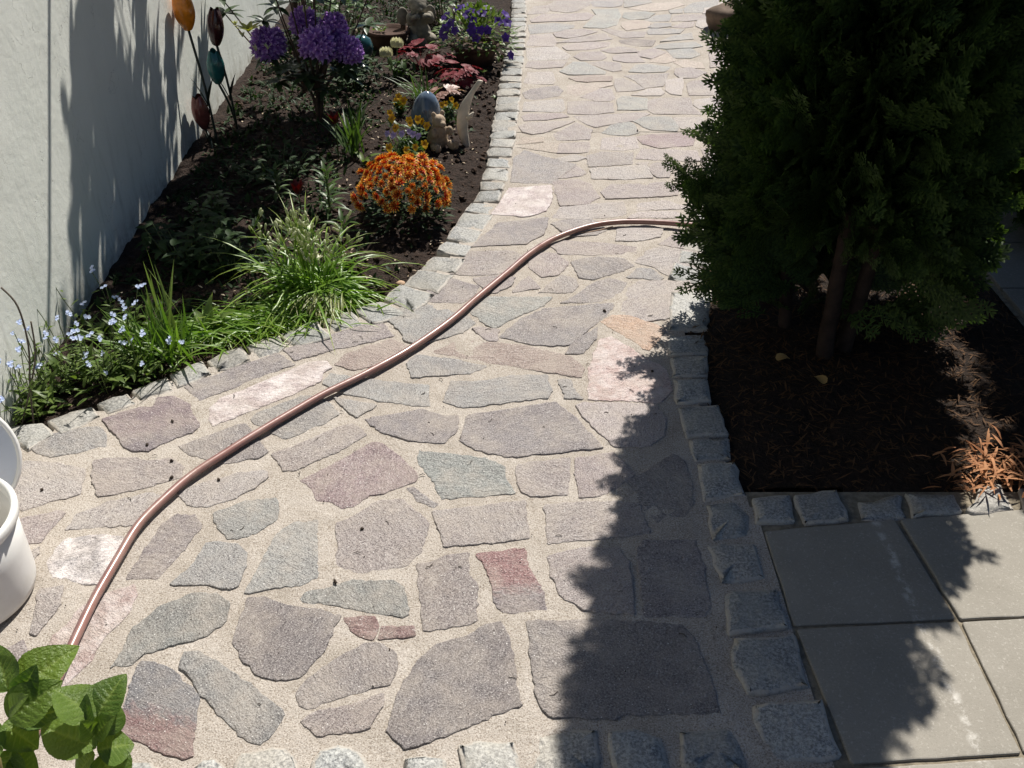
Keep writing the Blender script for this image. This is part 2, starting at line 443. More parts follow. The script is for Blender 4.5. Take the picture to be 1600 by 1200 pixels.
# ---------------------------------------------------------------- surveyed outlines, metres
STONES = [
('m', [(0.253,7.076),(0.312,7.205),(0.551,7.223),(0.543,7.094),(0.443,6.935),(0.371,6.893),(0.284,6.935)]),
('g', [(0.565,7.223),(0.79,7.223),(0.768,7.084),(0.701,7.041),(0.577,7.069)]),
('o', [(0.823,7.005),(1.001,7.142),(1.188,7.179),(1.214,7.105),(1.067,6.952),(0.94,6.935)]),
('g', [(0.808,7.223),(0.992,7.223),(0.99,7.171),(0.838,7.062),(0.796,7.048)]),
('g', [(1.2,6.984),(1.293,7.149),(1.47,7.223),(1.431,7.005),(1.306,6.893),(1.2,6.893)]),
('m', [(0.114,6.849),(0.162,7.041),(0.239,7.069),(0.258,6.952),(0.231,6.872)]),
('m', [(0.129,6.698),(0.219,6.838),(0.422,6.859),(0.521,6.893),(0.551,6.825),(0.504,6.705),(0.36,6.672),(0.137,6.639)]),
('e', [(0.475,6.512),(0.582,6.825),(0.561,6.963),(0.732,6.991),(0.74,6.832),(0.685,6.575),(0.604,6.5)]),
('e', [(0.758,6.771),(0.78,6.893),(0.919,6.907),(0.971,6.859),(0.916,6.738),(0.801,6.705)]),
('g', [(0.898,6.685),(0.988,6.808),(1.085,6.838),(1.045,6.672),(0.951,6.656)]),
('g', [(1.096,6.942),(1.181,6.977),(1.168,6.886),(1.096,6.872)]),
('m', [(1.08,6.672),(1.102,6.798),(1.176,6.838),(1.306,6.838),(1.376,6.764),(1.293,6.705),(1.176,6.672)]),
('g', [(0.124,6.359),(0.113,6.562),(0.281,6.607),(0.402,6.562),(0.399,6.5),(0.274,6.404)]),
('m', [(0.273,6.353),(0.359,6.45),(0.468,6.465),(0.543,6.41),(0.425,6.299),(0.35,6.258),(0.286,6.284)]),
('o', [(0.729,6.543),(0.747,6.639),(0.825,6.685),(0.906,6.656),(0.923,6.614),(0.878,6.5),(0.75,6.444)]),
('m', [(0.588,6.456),(0.623,6.475),(0.729,6.401),(0.859,6.401),(0.837,6.287),(0.7,6.27)]),
('g', [(0.883,6.413),(0.907,6.475),(1.003,6.465),(1.113,6.45),(1.078,6.374),(0.971,6.347),(0.884,6.347)]),
('g', [(0.9,6.512),(0.955,6.607),(1.052,6.607),(1.043,6.543),(0.949,6.5)]),
('m', [(1.057,6.525),(1.145,6.626),(1.209,6.639),(1.185,6.528),(1.116,6.5)]),
('l', [(1.22,6.543),(1.251,6.685),(1.366,6.705),(1.32,6.487),(1.244,6.487)]),
('m', [(0.099,6.097),(0.126,6.314),(0.245,6.341),(0.264,6.258),(0.274,6.154),(0.253,6.086)]),
('m', [(0.289,6.154),(0.423,6.27),(0.59,6.356),(0.625,6.24),(0.566,6.214),(0.41,6.171)]),
('m', [(0.318,6.053),(0.344,6.097),(0.482,6.165),(0.612,6.165),(0.599,6.086),(0.471,6.006),(0.339,5.993)]),
('b', [(0.682,6.2),(0.754,6.24),(0.897,6.2),(0.863,6.086),(0.763,6.086),(0.685,6.148)]),
('g', [(0.946,6.182),(1.015,6.284),(1.154,6.383),(1.139,6.243),(1.059,6.214)]),
('g', [(0.883,6.042),(0.938,6.126),(1.147,6.165),(1.173,6.07),(1.106,6.045),(0.944,6.02)]),
('l', [(0.096,5.848),(0.098,6.028),(0.267,6.053),(0.316,5.949),(0.347,5.875),(0.318,5.807),(0.108,5.794)]),
('m', [(0.374,5.854),(0.424,5.944),(0.535,5.955),(0.562,5.848),(0.532,5.794),(0.412,5.781)]),
('m', [(0.554,5.984),(0.665,6.067),(0.75,6.014),(0.764,5.955),(0.646,5.936),(0.593,5.936)]),
('m', [(0.612,5.848),(0.645,5.904),(0.749,5.917),(0.779,5.753),(0.681,5.743),(0.614,5.789)]),
('m', [(0.772,5.955),(0.874,6.025),(0.928,5.938),(0.834,5.82),(0.773,5.867)]),
('o', [(0.836,5.797),(0.942,5.941),(0.975,5.786),(0.905,5.73),(0.825,5.753)]),
('e', [(0.955,5.99),(1.101,6.025),(1.132,5.901),(1.072,5.833),(0.975,5.833)]),
('m', [(0.086,5.65),(0.102,5.761),(0.319,5.771),(0.288,5.655),(0.149,5.621)]),
('e', [(0.28,5.563),(0.365,5.745),(0.422,5.745),(0.535,5.563),(0.525,5.522),(0.323,5.51)]),
('m', [(0.455,5.74),(0.531,5.761),(0.63,5.735),(0.625,5.589),(0.583,5.57),(0.537,5.618)]),
('g', [(0.684,5.565),(0.731,5.685),(0.798,5.708),(0.919,5.653),(0.875,5.57),(0.758,5.548)]),
('o', [(0.965,5.74),(1.022,5.786),(1.115,5.738),(1.111,5.633),(1.001,5.655)]),
('m', [(0.935,5.529),(0.961,5.614),(1.036,5.636),(1.111,5.548),(1.036,5.454),(0.959,5.454)]),
('l', [(0.076,5.366),(0.098,5.539),(0.225,5.56),(0.233,5.408),(0.224,5.348),(0.094,5.348)]),
('t', [(0.334,5.442),(0.372,5.47),(0.474,5.491),(0.563,5.47),(0.549,5.394),(0.43,5.382),(0.361,5.392)]),
('m', [(0.65,5.484),(0.732,5.515),(0.888,5.524),(0.832,5.304),(0.734,5.273),(0.694,5.408)]),
('m', [(0.575,5.344),(0.588,5.421),(0.628,5.433),(0.72,5.255),(0.671,5.227),(0.579,5.216)]),
('l', [(0.846,5.233),(0.874,5.403),(0.959,5.442),(0.954,5.362),(0.91,5.156),(0.87,5.173)]),
('m', [(0.981,5.339),(1.005,5.376),(1.118,5.398),(1.077,5.154),(0.965,5.154)]),
('d', [(0.067,5.186),(0.107,5.242),(0.245,5.295),(0.268,5.227),(0.246,5.141),(0.123,5.08),(0.078,5.099)]),
('o', [(0.304,5.19),(0.317,5.328),(0.554,5.362),(0.555,5.317),(0.493,5.281),(0.402,5.175),(0.347,5.143)]),
('m', [(0.379,5.116),(0.493,5.259),(0.538,5.242),(0.545,5.101),(0.516,5.06),(0.452,5.06)]),
('l', [(0.661,5.154),(0.754,5.251),(0.814,5.262),(0.824,5.186),(0.799,5.143),(0.698,5.143)]),
('l', [(0.064,4.903),(0.072,5.031),(0.263,5.08),(0.27,4.942),(0.249,4.889)]),
('m', [(0.295,4.86),(0.303,5.029),(0.381,5.049),(0.524,5.01),(0.52,4.887),(0.422,4.85)]),
('e', [(0.557,4.919),(0.571,5.072),(0.601,5.122),(0.716,5.091),(0.697,4.926),(0.619,4.913)]),
('m', [(0.716,4.903),(0.724,5.033),(0.776,5.091),(0.95,5.101),(0.942,4.954),(0.969,4.85),(0.858,4.86),(0.734,4.86)]),
('l', [(0.984,5.07),(1.066,5.091),(1.06,4.919),(1.006,4.872),(0.964,4.994)]),
('m', [(0.058,4.803),(0.082,4.852),(0.261,4.852),(0.282,4.814),(0.182,4.774),(0.067,4.756)]),
('m', [(0.042,4.673),(0.085,4.728),(0.304,4.739),(0.151,4.584),(0.102,4.566),(0.059,4.601)]),
('m', [(0.323,4.816),(0.685,4.87),(0.703,4.852),(0.609,4.756),(0.487,4.7),(0.417,4.666),(0.376,4.708)]),
('g', [(0.622,4.746),(0.668,4.803),(0.807,4.803),(0.827,4.673),(0.807,4.612),(0.686,4.63)]),
('l', [(0.829,4.793),(0.964,4.803),(0.962,4.641),(0.846,4.63)]),
('m', [(0.208,4.552),(0.322,4.708),(0.388,4.616),(0.369,4.497),(0.226,4.489)]),
('e', [(0.454,4.585),(0.518,4.728),(0.582,4.746),(0.607,4.704),(0.618,4.584),(0.562,4.549),(0.491,4.566)]),
('p', [(0.611,4.523),(0.678,4.549),(0.831,4.575),(0.89,4.55),(0.86,4.42),(0.7,4.388),(0.635,4.436)]),
('l', [(0.428,4.37),(0.444,4.506),(0.601,4.523),(0.593,4.387),(0.521,4.356)]),
('o', [(0.034,4.441),(0.063,4.513),(0.144,4.513),(0.144,4.462),(0.086,4.445)]),
('o', [(0.04,4.39),(0.147,4.431),(0.218,4.455),(0.213,4.325),(0.134,4.354)]),
('m', [(0.22,4.322),(0.236,4.431),(0.366,4.455),(0.352,4.332),(0.301,4.323)]),
('l', [(0.208,4.244),(0.287,4.292),(0.339,4.26),(0.294,4.22),(0.236,4.22)]),
('d', [(0.003,3.985),(0.015,4.249),(0.062,4.34),(0.153,4.26),(0.284,4.18),(0.177,3.971),(0.084,3.971)]),
('m', [(0.208,4.022),(0.292,4.165),(0.329,4.086),(0.295,4.049)]),
('m', [(0.354,4.16),(0.356,4.279),(0.422,4.323),(0.561,4.315),(0.543,4.19),(0.433,4.168)]),
('l', [(0.362,4.02),(0.363,4.124),(0.615,4.16),(0.618,4.035),(0.511,4.013)]),
('w', [(-0.074,3.654),(-0.009,3.908),(0.164,3.935),(0.165,3.808),(0.135,3.682),(0.063,3.626)]),
('m', [(0.186,3.982),(0.288,4.005),(0.339,3.951),(0.366,3.821),(0.312,3.75),(0.208,3.737),(0.196,3.861)]),
('m', [(0.391,3.874),(0.44,3.95),(0.692,3.976),(0.721,3.913),(0.7,3.842),(0.558,3.821),(0.406,3.808)]),
('m', [(0.581,4.255),(0.621,4.364),(0.861,4.34),(0.875,4.227),(0.739,4.227)]),
('m', [(0.623,4.115),(0.641,4.175),(0.726,4.198),(0.693,4.035),(0.651,4.035)]),
('m', [(0.579,4.19),(0.619,4.2),(0.604,4.145)]),
('l', [(0.173,3.611),(0.21,3.709),(0.461,3.761),(0.467,3.657),(0.409,3.624),(0.262,3.611)]),
('l', [(0.525,3.684),(0.537,3.749),(0.649,3.775),(0.688,3.737),(0.751,3.725),(0.755,3.709),(0.641,3.704)]),
('l', [(0.486,3.618),(0.522,3.667),(0.678,3.673),(0.704,3.622)]),
('d', [(-0.148,3.359),(-0.05,3.562),(0.141,3.608),(0.118,3.457),(0.049,3.381),(-0.05,3.37)]),
('d', [(0.171,3.557),(0.21,3.587),(0.323,3.598),(0.372,3.501),(0.329,3.46),(0.249,3.448),(0.198,3.501)]),
('l', [(0.415,3.414),(0.429,3.516),(0.547,3.538),(0.599,3.508),(0.58,3.447),(0.502,3.409)]),
('m', [(0.58,3.377),(0.662,3.469),(0.732,3.48),(0.758,3.347),(0.696,3.332)]),
('m', [(0.154,3.364),(0.201,3.396),(0.349,3.384),(0.482,3.351),(0.472,3.31),(0.342,3.289),(0.192,3.295)]),
('d', [(0.23,3.224),(0.258,3.246),(0.331,3.266),(0.42,3.251),(0.448,3.2),(0.397,3.155),(0.295,3.102),(0.255,3.112)]),
('l', [(0.474,3.228),(0.527,3.314),(0.571,3.352),(0.752,3.303),(0.747,3.246),(0.683,3.169),(0.646,3.104),(0.572,3.136),(0.538,3.194)]),
('g', [(0.433,3.114),(0.472,3.17),(0.513,3.17),(0.547,3.108),(0.537,3.094)]),
('m', [(0.067,3.276),(0.099,3.298),(0.164,3.293),(0.207,3.216),(0.163,3.131),(0.114,3.117),(0.074,3.176)]),
('m', [(0.107,3.001),(0.146,3.063),(0.189,3.119),(0.227,3.093),(0.233,3.048),(0.209,3.001)]),
('d', [(0.187,2.929),(0.232,2.969),(0.298,3.061),(0.355,3.095),(0.409,3.069),(0.363,2.947),(0.279,2.933)]),
('l', [(0.375,2.853),(0.426,3.026),(0.466,3.076),(0.641,3.081),(0.653,3.011),(0.584,2.948),(0.584,2.851),(0.543,2.829),(0.454,2.804)]),
('a', [(0.311,2.792),(0.348,2.836),(0.395,2.832),(0.482,2.77),(0.508,2.747),(0.474,2.678),(0.444,2.628),(0.434,2.631),(0.383,2.705)]),
('d', [(-0.031,2.7),(0.022,2.794),(0.11,2.881),(0.353,2.916),(0.321,2.847),(0.181,2.65),(0.077,2.656)]),
('d', [(0.184,2.603),(0.213,2.671),(0.279,2.741),(0.27,2.69),(0.223,2.603)]),
('t', [(-0.263,2.62),(-0.166,2.683),(0.047,2.637),(0.189,2.568),(0.215,2.508),(0.21,2.469),(0.108,2.499),(-0.181,2.585)]),
('k', [(0.233,2.348),(0.247,2.508),(0.293,2.684),(0.333,2.696),(0.419,2.58),(0.484,2.507),(0.483,2.395),(0.444,2.332),(0.323,2.342)]),
('g', [(-0.331,2.54),(-0.306,2.585),(-0.181,2.56),(-0.092,2.522),(-0.13,2.487),(-0.309,2.465),(-0.318,2.499)]),
('e', [(-0.202,2.334),(-0.186,2.433),(-0.075,2.439),(-0.002,2.469),(0.103,2.469),(0.117,2.393),(0.106,2.359),(-0.15,2.304)]),
('g', [(0.149,2.446),(0.177,2.446),(0.193,2.379),(0.206,2.352),(0.164,2.352)]),
('m', [(-0.221,3.139),(-0.16,3.309),(-0.001,3.314),(0.053,3.264),(0.035,3.199),(-0.047,3.141),(-0.141,3.126)]),
('m', [(-0.131,3.094),(-0.066,3.11),(0.002,3.101),(-0.007,3.052),(-0.065,2.999),(-0.081,3.006),(-0.122,3.067)]),
('m', [(0.014,3.007),(0.03,3.063),(0.061,3.103),(0.092,3.032),(0.054,3.02)]),
('d', [(-0.34,2.938),(-0.296,3.007),(-0.265,3.086),(-0.215,3.086),(-0.125,3.037),(-0.147,2.968),(-0.18,2.929),(-0.225,2.933)]),
('e', [(-0.156,2.893),(-0.111,2.96),(0.129,2.955),(0.105,2.905),(-0.005,2.821),(-0.06,2.759),(-0.098,2.802)]),
('g', [(-0.413,2.807),(-0.398,2.88),(-0.304,2.91),(-0.241,2.88),(-0.16,2.845),(-0.134,2.786),(-0.172,2.729),(-0.307,2.659),(-0.348,2.68),(-0.361,2.726)]),
('m', [(-0.125,2.749),(-0.111,2.752),(-0.051,2.737),(-0.057,2.681),(-0.084,2.681)]),
('d', [(-0.732,2.617),(-0.652,2.671),(-0.463,2.792),(-0.428,2.762),(-0.403,2.709),(-0.47,2.672),(-0.594,2.623),(-0.691,2.568)]),
('t', [(-0.556,2.536),(-0.535,2.59),(-0.397,2.681),(-0.338,2.628),(-0.389,2.556),(-0.498,2.504)]),
('d', [(-1.002,2.411),(-0.911,2.484),(-0.76,2.594),(-0.737,2.577),(-0.697,2.534),(-0.771,2.476),(-0.864,2.406),(-0.942,2.341),(-0.968,2.37)]),
('w', [(-0.885,2.249),(-0.896,2.3),(-0.877,2.347),(-0.761,2.44),(-0.642,2.546),(-0.594,2.547),(-0.575,2.516),(-0.6,2.491),(-0.597,2.44),(-0.667,2.374),(-0.819,2.26),(-0.868,2.219)]),
('g', [(-0.579,2.431),(-0.568,2.477),(-0.416,2.44),(-0.261,2.414),(-0.25,2.313),(-0.311,2.32),(-0.405,2.344),(-0.514,2.38)]),
('g', [(-0.763,2.248),(-0.746,2.275),(-0.634,2.359),(-0.576,2.351),(-0.532,2.301),(-0.518,2.271),(-0.551,2.228),(-0.643,2.154),(-0.677,2.175),(-0.743,2.227)]),
('g', [(-0.53,2.349),(-0.471,2.331),(-0.412,2.313),(-0.42,2.297),(-0.456,2.261),(-0.493,2.297)]),
('d', [(-0.935,2.12),(-0.845,2.182),(-0.783,2.223),(-0.734,2.163),(-0.689,2.092),(-0.713,2.07),(-0.777,2.047),(-0.821,2.05),(-0.912,2.094)]),
('m', [(-0.664,2.085),(-0.605,2.124),(-0.492,2.212),(-0.461,2.22),(-0.423,2.172),(-0.47,2.117),(-0.549,2.054),(-0.595,2.016),(-0.623,2.016)]),
('p', [(-0.568,1.974),(-0.48,2.047),(-0.399,2.132),(-0.368,2.132),(-0.313,2.069),(-0.26,1.99),(-0.266,1.971),(-0.34,1.925),(-0.383,1.914),(-0.416,1.874),(-0.441,1.865),(-0.477,1.887),(-0.508,1.894),(-0.531,1.937)]),
('l', [(-0.89,1.925),(-0.837,1.872),(-0.794,1.874),(-0.734,1.904),(-0.694,1.943),(-0.666,1.99),(-0.684,2.011),(-0.748,1.998),(-0.825,1.961),(-0.882,1.927)]),
('g', [(-1.366,2.135),(-1.347,2.16),(-1.222,2.205),(-1.189,2.199),(-1.159,2.149),(-1.154,2.12),(-1.266,2.078),(-1.302,2.082),(-1.34,2.101)]),
('P', [(-1.194,2.242),(-1.145,2.282),(-1.108,2.298),(-1.064,2.299),(-1.069,2.347),(-1.027,2.359),(-0.97,2.317),(-0.947,2.27),(-0.912,2.217),(-0.923,2.19),(-0.991,2.139),(-1.024,2.099),(-1.067,2.099),(-1.094,2.12),(-1.113,2.15)]),
('l', [(-1.369,2.015),(-1.343,2.052),(-1.254,2.038),(-1.172,2.018),(-1.159,1.962),(-1.148,1.921),(-1.218,1.889),(-1.273,1.856),(-1.295,1.879)]),
('m', [(-1.139,1.995),(-1.152,2.055),(-1.045,2.069),(-1.017,2.052),(-0.941,2.062),(-0.907,2.028),(-0.9,1.985),(-0.969,1.953),(-1.015,1.934),(-1.089,1.909),(-1.121,1.957)]),
('l', [(-1.128,1.787),(-1.124,1.834),(-1.067,1.881),(-0.959,1.919),(-0.93,1.909),(-0.941,1.845),(-0.96,1.804),(-1.039,1.798)]),
('m', [(-1.245,1.762),(-1.266,1.821),(-1.169,1.848),(-1.161,1.841),(-1.178,1.786),(-1.184,1.741),(-1.206,1.741)]),
('W', [(-1.132,1.671),(-1.126,1.712),(-1.112,1.745),(-1.06,1.756),(-0.982,1.753),(-0.972,1.699),(-0.977,1.646),(-0.983,1.601),(-1.018,1.599),(-1.05,1.614),(-1.095,1.621)]),
('l', [(-1.194,1.678),(-1.194,1.696),(-1.175,1.714),(-1.17,1.694),(-1.182,1.665)]),
('d', [(-0.918,1.62),(-0.909,1.692),(-0.89,1.797),(-0.865,1.832),(-0.818,1.832),(-0.798,1.8),(-0.815,1.716),(-0.841,1.647),(-0.852,1.619)]),
('e', [(-0.766,1.824),(-0.766,1.839),(-0.703,1.881),(-0.625,1.897),(-0.614,1.878),(-0.61,1.82),(-0.654,1.769),(-0.693,1.75),(-0.712,1.752),(-0.741,1.79)]),
('g', [(-0.805,1.6),(-0.776,1.649),(-0.761,1.728),(-0.742,1.736),(-0.689,1.728),(-0.658,1.702),(-0.651,1.64),(-0.658,1.591),(-0.67,1.586),(-0.726,1.596)]),
('g', [(-0.624,1.573),(-0.612,1.628),(-0.599,1.713),(-0.587,1.768),(-0.558,1.803),(-0.503,1.814),(-0.47,1.621),(-0.51,1.596),(-0.554,1.591)]),
('m', [(-0.421,1.65),(-0.428,1.682),(-0.429,1.737),(-0.444,1.804),(-0.396,1.835),(-0.344,1.887),(-0.289,1.887),(-0.266,1.86),(-0.23,1.828),(-0.217,1.8),(-0.223,1.749),(-0.231,1.706),(-0.258,1.663),(-0.31,1.648),(-0.363,1.639),(-0.408,1.641)]),
('e', [(-0.493,1.552),(-0.484,1.569),(-0.427,1.584),(-0.384,1.604),(-0.29,1.604),(-0.26,1.585),(-0.245,1.506),(-0.25,1.498),(-0.316,1.512),(-0.381,1.529),(-0.442,1.541),(-0.487,1.543)]),
('d', [(-0.621,1.425),(-0.619,1.46),(-0.616,1.512),(-0.614,1.549),(-0.591,1.554),(-0.519,1.524),(-0.399,1.498),(-0.407,1.462),(-0.419,1.404),(-0.44,1.362),(-0.459,1.332),(-0.5,1.324),(-0.549,1.336),(-0.562,1.364),(-0.584,1.37),(-0.602,1.403)]),
('e', [(-0.867,1.357),(-0.861,1.384),(-0.854,1.46),(-0.811,1.52),(-0.75,1.564),(-0.694,1.559),(-0.661,1.536),(-0.659,1.482),(-0.69,1.442),(-0.748,1.419),(-0.81,1.392),(-0.835,1.363)]),
('k', [(-1.017,1.309),(-1.025,1.436),(-0.982,1.544),(-0.902,1.593),(-0.886,1.562),(-0.891,1.492),(-0.917,1.45),(-0.925,1.374),(-0.94,1.341),(-0.958,1.305)]),
('l', [(-1.08,1.449),(-1.11,1.574),(-1.068,1.589),(-1.052,1.529),(-1.062,1.482),(-1.073,1.447)]),
('m', [(-1.118,1.395),(-1.094,1.421),(-1.075,1.389),(-1.073,1.363)]),
('R', [(-0.798,1.199),(-0.807,1.25),(-0.805,1.301),(-0.806,1.362),(-0.778,1.359),(-0.733,1.336),(-0.683,1.3),(-0.663,1.275),(-0.654,1.232),(-0.652,1.195),(-0.638,1.141),(-0.649,1.135),(-0.695,1.147),(-0.733,1.17),(-0.763,1.176),(-0.79,1.191)]),
('g', [(-0.714,1.358),(-0.719,1.39),(-0.692,1.39),(-0.654,1.37),(-0.607,1.339),(-0.541,1.29),(-0.471,1.232),(-0.488,1.196),(-0.508,1.171),(-0.519,1.168),(-0.562,1.2),(-0.608,1.239),(-0.66,1.296),(-0.69,1.336)]),
('m', [(-0.449,1.286),(-0.437,1.32),(-0.39,1.37),(-0.329,1.412),(-0.301,1.417),(-0.269,1.398),(-0.255,1.371),(-0.257,1.349),(-0.266,1.31),(-0.325,1.294),(-0.371,1.275),(-0.425,1.253),(-0.44,1.263)]),
('m', [(-0.426,1.219),(-0.402,1.239),(-0.331,1.257),(-0.277,1.279),(-0.276,1.251),(-0.292,1.209),(-0.313,1.197),(-0.396,1.188),(-0.417,1.211)]),
('r', [(-0.379,1.491),(-0.316,1.493),(-0.309,1.471),(-0.314,1.436),(-0.34,1.441),(-0.363,1.461)]),
('r', [(-0.292,1.465),(-0.229,1.465),(-0.224,1.445),(-0.292,1.436)]),
('m', [(-0.226,1.658),(-0.198,1.663),(-0.156,1.689),(-0.112,1.695),(-0.11,1.628),(-0.086,1.586),(-0.085,1.487),(-0.117,1.474),(-0.156,1.465),(-0.195,1.46),(-0.209,1.538)]),
('D', [(-0.08,1.691),(-0.062,1.697),(0.029,1.711),(0.036,1.649),(0.065,1.586),(0.075,1.521),(0.022,1.517),(-0.017,1.51),(-0.038,1.54),(-0.043,1.594),(-0.063,1.656)]),
('m', [(0.092,1.686),(0.134,1.708),(0.263,1.716),(0.281,1.67),(0.276,1.508),(0.236,1.511),(0.165,1.518),(0.119,1.562),(0.099,1.617)]),
('d', [(0.312,1.711),(0.335,1.741),(0.457,1.741),(0.46,1.654),(0.456,1.533),(0.44,1.501),(0.373,1.504),(0.308,1.501),(0.31,1.608)]),
('d', [(-0.252,1.194),(-0.237,1.291),(-0.208,1.353),(-0.166,1.41),(-0.082,1.444),(-0.061,1.468),(-0.026,1.475),(0.001,1.392),(0.01,1.259),(-0.067,1.219),(-0.142,1.185),(-0.212,1.159),(-0.236,1.178)]),
('d', [(0.04,1.478),(0.189,1.482),(0.382,1.471),(0.406,1.419),(0.422,1.328),(0.429,1.242),(0.242,1.24),(0.211,1.228),(0.147,1.231),(0.074,1.237),(0.057,1.27),(0.048,1.348)]),
('d', [(-0.424,2.242),(-0.358,2.262),(-0.27,2.289),(-0.197,2.258),(-0.163,2.258),(-0.161,2.203),(-0.192,2.133),(-0.236,2.136),(-0.306,2.158),(-0.381,2.19)]),
('d', [(-0.142,2.143),(-0.129,2.263),(-0.028,2.289),(0.128,2.326),(0.177,2.26),(0.25,2.115),(0.153,2.1),(0.018,2.075),(-0.026,2.079),(-0.098,2.107)]),
('E', [(-0.255,2.044),(-0.257,2.097),(-0.178,2.08),(-0.081,2.066),(-0.021,2.03),(-0.02,1.981),(0.003,1.926),(-0.068,1.915),(-0.184,1.902),(-0.208,1.971)]),
('m', [(0.012,2.015),(0.02,2.039),(0.157,2.066),(0.145,1.918),(0.052,1.91),(0.028,1.927)]),
('m', [(0.175,1.995),(0.185,2.066),(0.281,2.087),(0.313,2.034),(0.326,1.995),(0.281,1.947),(0.236,1.915),(0.183,1.906)]),
('d', [(-0.272,1.935),(-0.263,1.936),(-0.202,1.878),(-0.205,1.871),(-0.247,1.896)]),
('m', [(-0.203,1.846),(-0.133,1.857),(0.029,1.887),(0.039,1.755),(-0.024,1.744),(-0.163,1.727),(-0.184,1.796)]),
('m', [(0.089,1.873),(0.243,1.887),(0.332,1.876),(0.344,1.775),(0.225,1.756),(0.094,1.736)]),
('l', [(0.193,2.311),(0.217,2.326),(0.428,2.313),(0.448,2.254),(0.432,2.173),(0.388,2.125),(0.291,2.122),(0.235,2.218)]),
('d', [(0.31,1.969),(0.375,2.009),(0.448,2.077),(0.477,2.05),(0.479,1.969),(0.472,1.881),(0.444,1.838),(0.372,1.811),(0.336,1.882)]),
('l', [(1.604,7.205),(1.388,7.149),(1.319,6.866),(1.552,6.935)]),
('m', [(1.358,6.234),(1.315,5.695),(1.164,5.645),(1.234,6.148)]),
('l', [(1.174,5.572),(1.295,5.548),(1.206,5.122),(1.089,5.164)]),
('m', [(1.071,5.101),(1.196,5.07),(1.142,4.822),(1.043,4.86)]),
('l', [(1.007,4.765),(1.166,4.746),(1.072,4.421),(0.948,4.506)]),
('m', [(0.909,4.364),(1.055,4.332),(0.993,4.13),(0.896,4.175)]),
('l', [(0.759,3.964),(0.963,3.999),(0.922,3.781),(0.781,3.743)]),
]
COBBLES = [
[(-0.11,1.16),(-0.074,1.167),(0.006,1.172),(0.013,1.134),(0.018,1.082),(-0.094,1.075)],
[(0.035,1.145),(0.054,1.186),(0.111,1.202),(0.175,1.2),(0.177,1.14),(0.17,1.082),(0.049,1.077)],
[(0.196,1.192),(0.252,1.197),(0.297,1.181),(0.31,1.14),(0.312,1.085),(0.202,1.081),(0.192,1.161)],
[(0.337,1.197),(0.446,1.202),(0.461,1.161),(0.461,1.09),(0.333,1.085)],
[(-0.215,1.13),(-0.168,1.137),(-0.13,1.128),(-0.122,1.077),(-0.214,1.072)],
[(-0.393,1.124),(-0.381,1.151),(-0.345,1.159),(-0.318,1.157),(-0.295,1.137),(-0.275,1.105),(-0.271,1.056),(-0.378,1.053)],
[(-0.458,1.146),(-0.434,1.137),(-0.42,1.105),(-0.408,1.053),(-0.454,1.053),(-0.468,1.133)],
[(-0.544,1.124),(-0.532,1.142),(-0.486,1.159),(-0.449,1.159),(-0.427,1.131),(-0.415,1.105),(-0.405,1.053),(-0.537,1.053)],
[(-0.632,1.113),(-0.615,1.127),(-0.581,1.13),(-0.559,1.105),(-0.549,1.053),(-0.625,1.053)],
[(-0.79,1.107),(-0.765,1.121),(-0.714,1.121),(-0.692,1.105),(-0.675,1.05),(-0.775,1.05)],
[(0.564,2.986),(0.714,3.009),(0.66,2.739),(0.521,2.731)],
[(0.519,2.715),(0.648,2.723),(0.632,2.587),(0.505,2.579)],
[(0.506,2.568),(0.63,2.575),(0.614,2.466),(0.497,2.459)],
[(0.497,2.445),(0.607,2.452),(0.598,2.33),(0.491,2.317)],
[(0.493,2.304),(0.619,2.317),(0.615,2.168),(0.499,2.151)],
[(0.501,2.142),(0.616,2.156),(0.613,2.065),(0.507,2.051)],
[(0.508,2.04),(0.618,2.053),(0.62,1.91),(0.503,1.89)],
[(0.508,1.875),(0.586,1.885),(0.613,1.836),(0.595,1.761),(0.498,1.738)],
[(0.486,1.724),(0.604,1.729),(0.604,1.613),(0.495,1.596)],
[(0.496,1.562),(0.527,1.576),(0.625,1.576),(0.622,1.456),(0.484,1.442)],
[(0.492,1.429),(0.63,1.438),(0.632,1.297),(0.498,1.281),(0.484,1.35)],
[(0.499,1.255),(0.648,1.265),(0.652,1.135),(0.496,1.118)],
[(0.498,1.098),(0.652,1.105),(0.663,0.986),(0.489,0.974)],
[(0.63,1.895),(0.733,1.913),(0.724,1.805),(0.622,1.8)],
[(0.743,1.905),(0.864,1.928),(0.864,1.81),(0.743,1.8)],
[(0.906,1.885),(1.024,1.908),(1.015,1.819),(0.894,1.817)],
[(1.038,1.918),(1.163,1.91),(1.162,1.841),(1.028,1.824)],
[(1.179,1.851),(1.245,1.936),(1.307,1.951),(1.308,1.851),(1.187,1.834)],
[(1.35,1.931),(1.448,1.957),(1.433,1.855),(1.325,1.843)],
[(1.478,1.936),(1.588,1.962),(1.567,1.87),(1.446,1.855)],
]
EDGE_OUT = [(0.005,7.805),(0.0,7.206),(-0.012,6.22),(-0.043,5.941),(-0.056,5.62),(-0.075,5.383),(-0.084,4.956),(-0.097,4.717),(-0.105,4.495),(-0.111,4.289),(-0.129,4.061),(-0.148,3.852),(-0.183,3.734),(-0.21,3.627),(-0.243,3.508),(-0.256,3.411),(-0.29,3.323),(-0.335,3.198),(-0.385,3.084),(-0.441,2.958),(-0.502,2.899),(-0.564,2.869),(-0.635,2.826),(-0.691,2.771),(-0.767,2.718),(-0.842,2.67),(-0.928,2.593),(-1.016,2.538),(-1.052,2.487),(-1.145,2.4),(-1.223,2.343),(-1.284,2.301),(-1.332,2.275),(-1.368,2.225),(-1.476,2.195),(-1.578,2.101)]
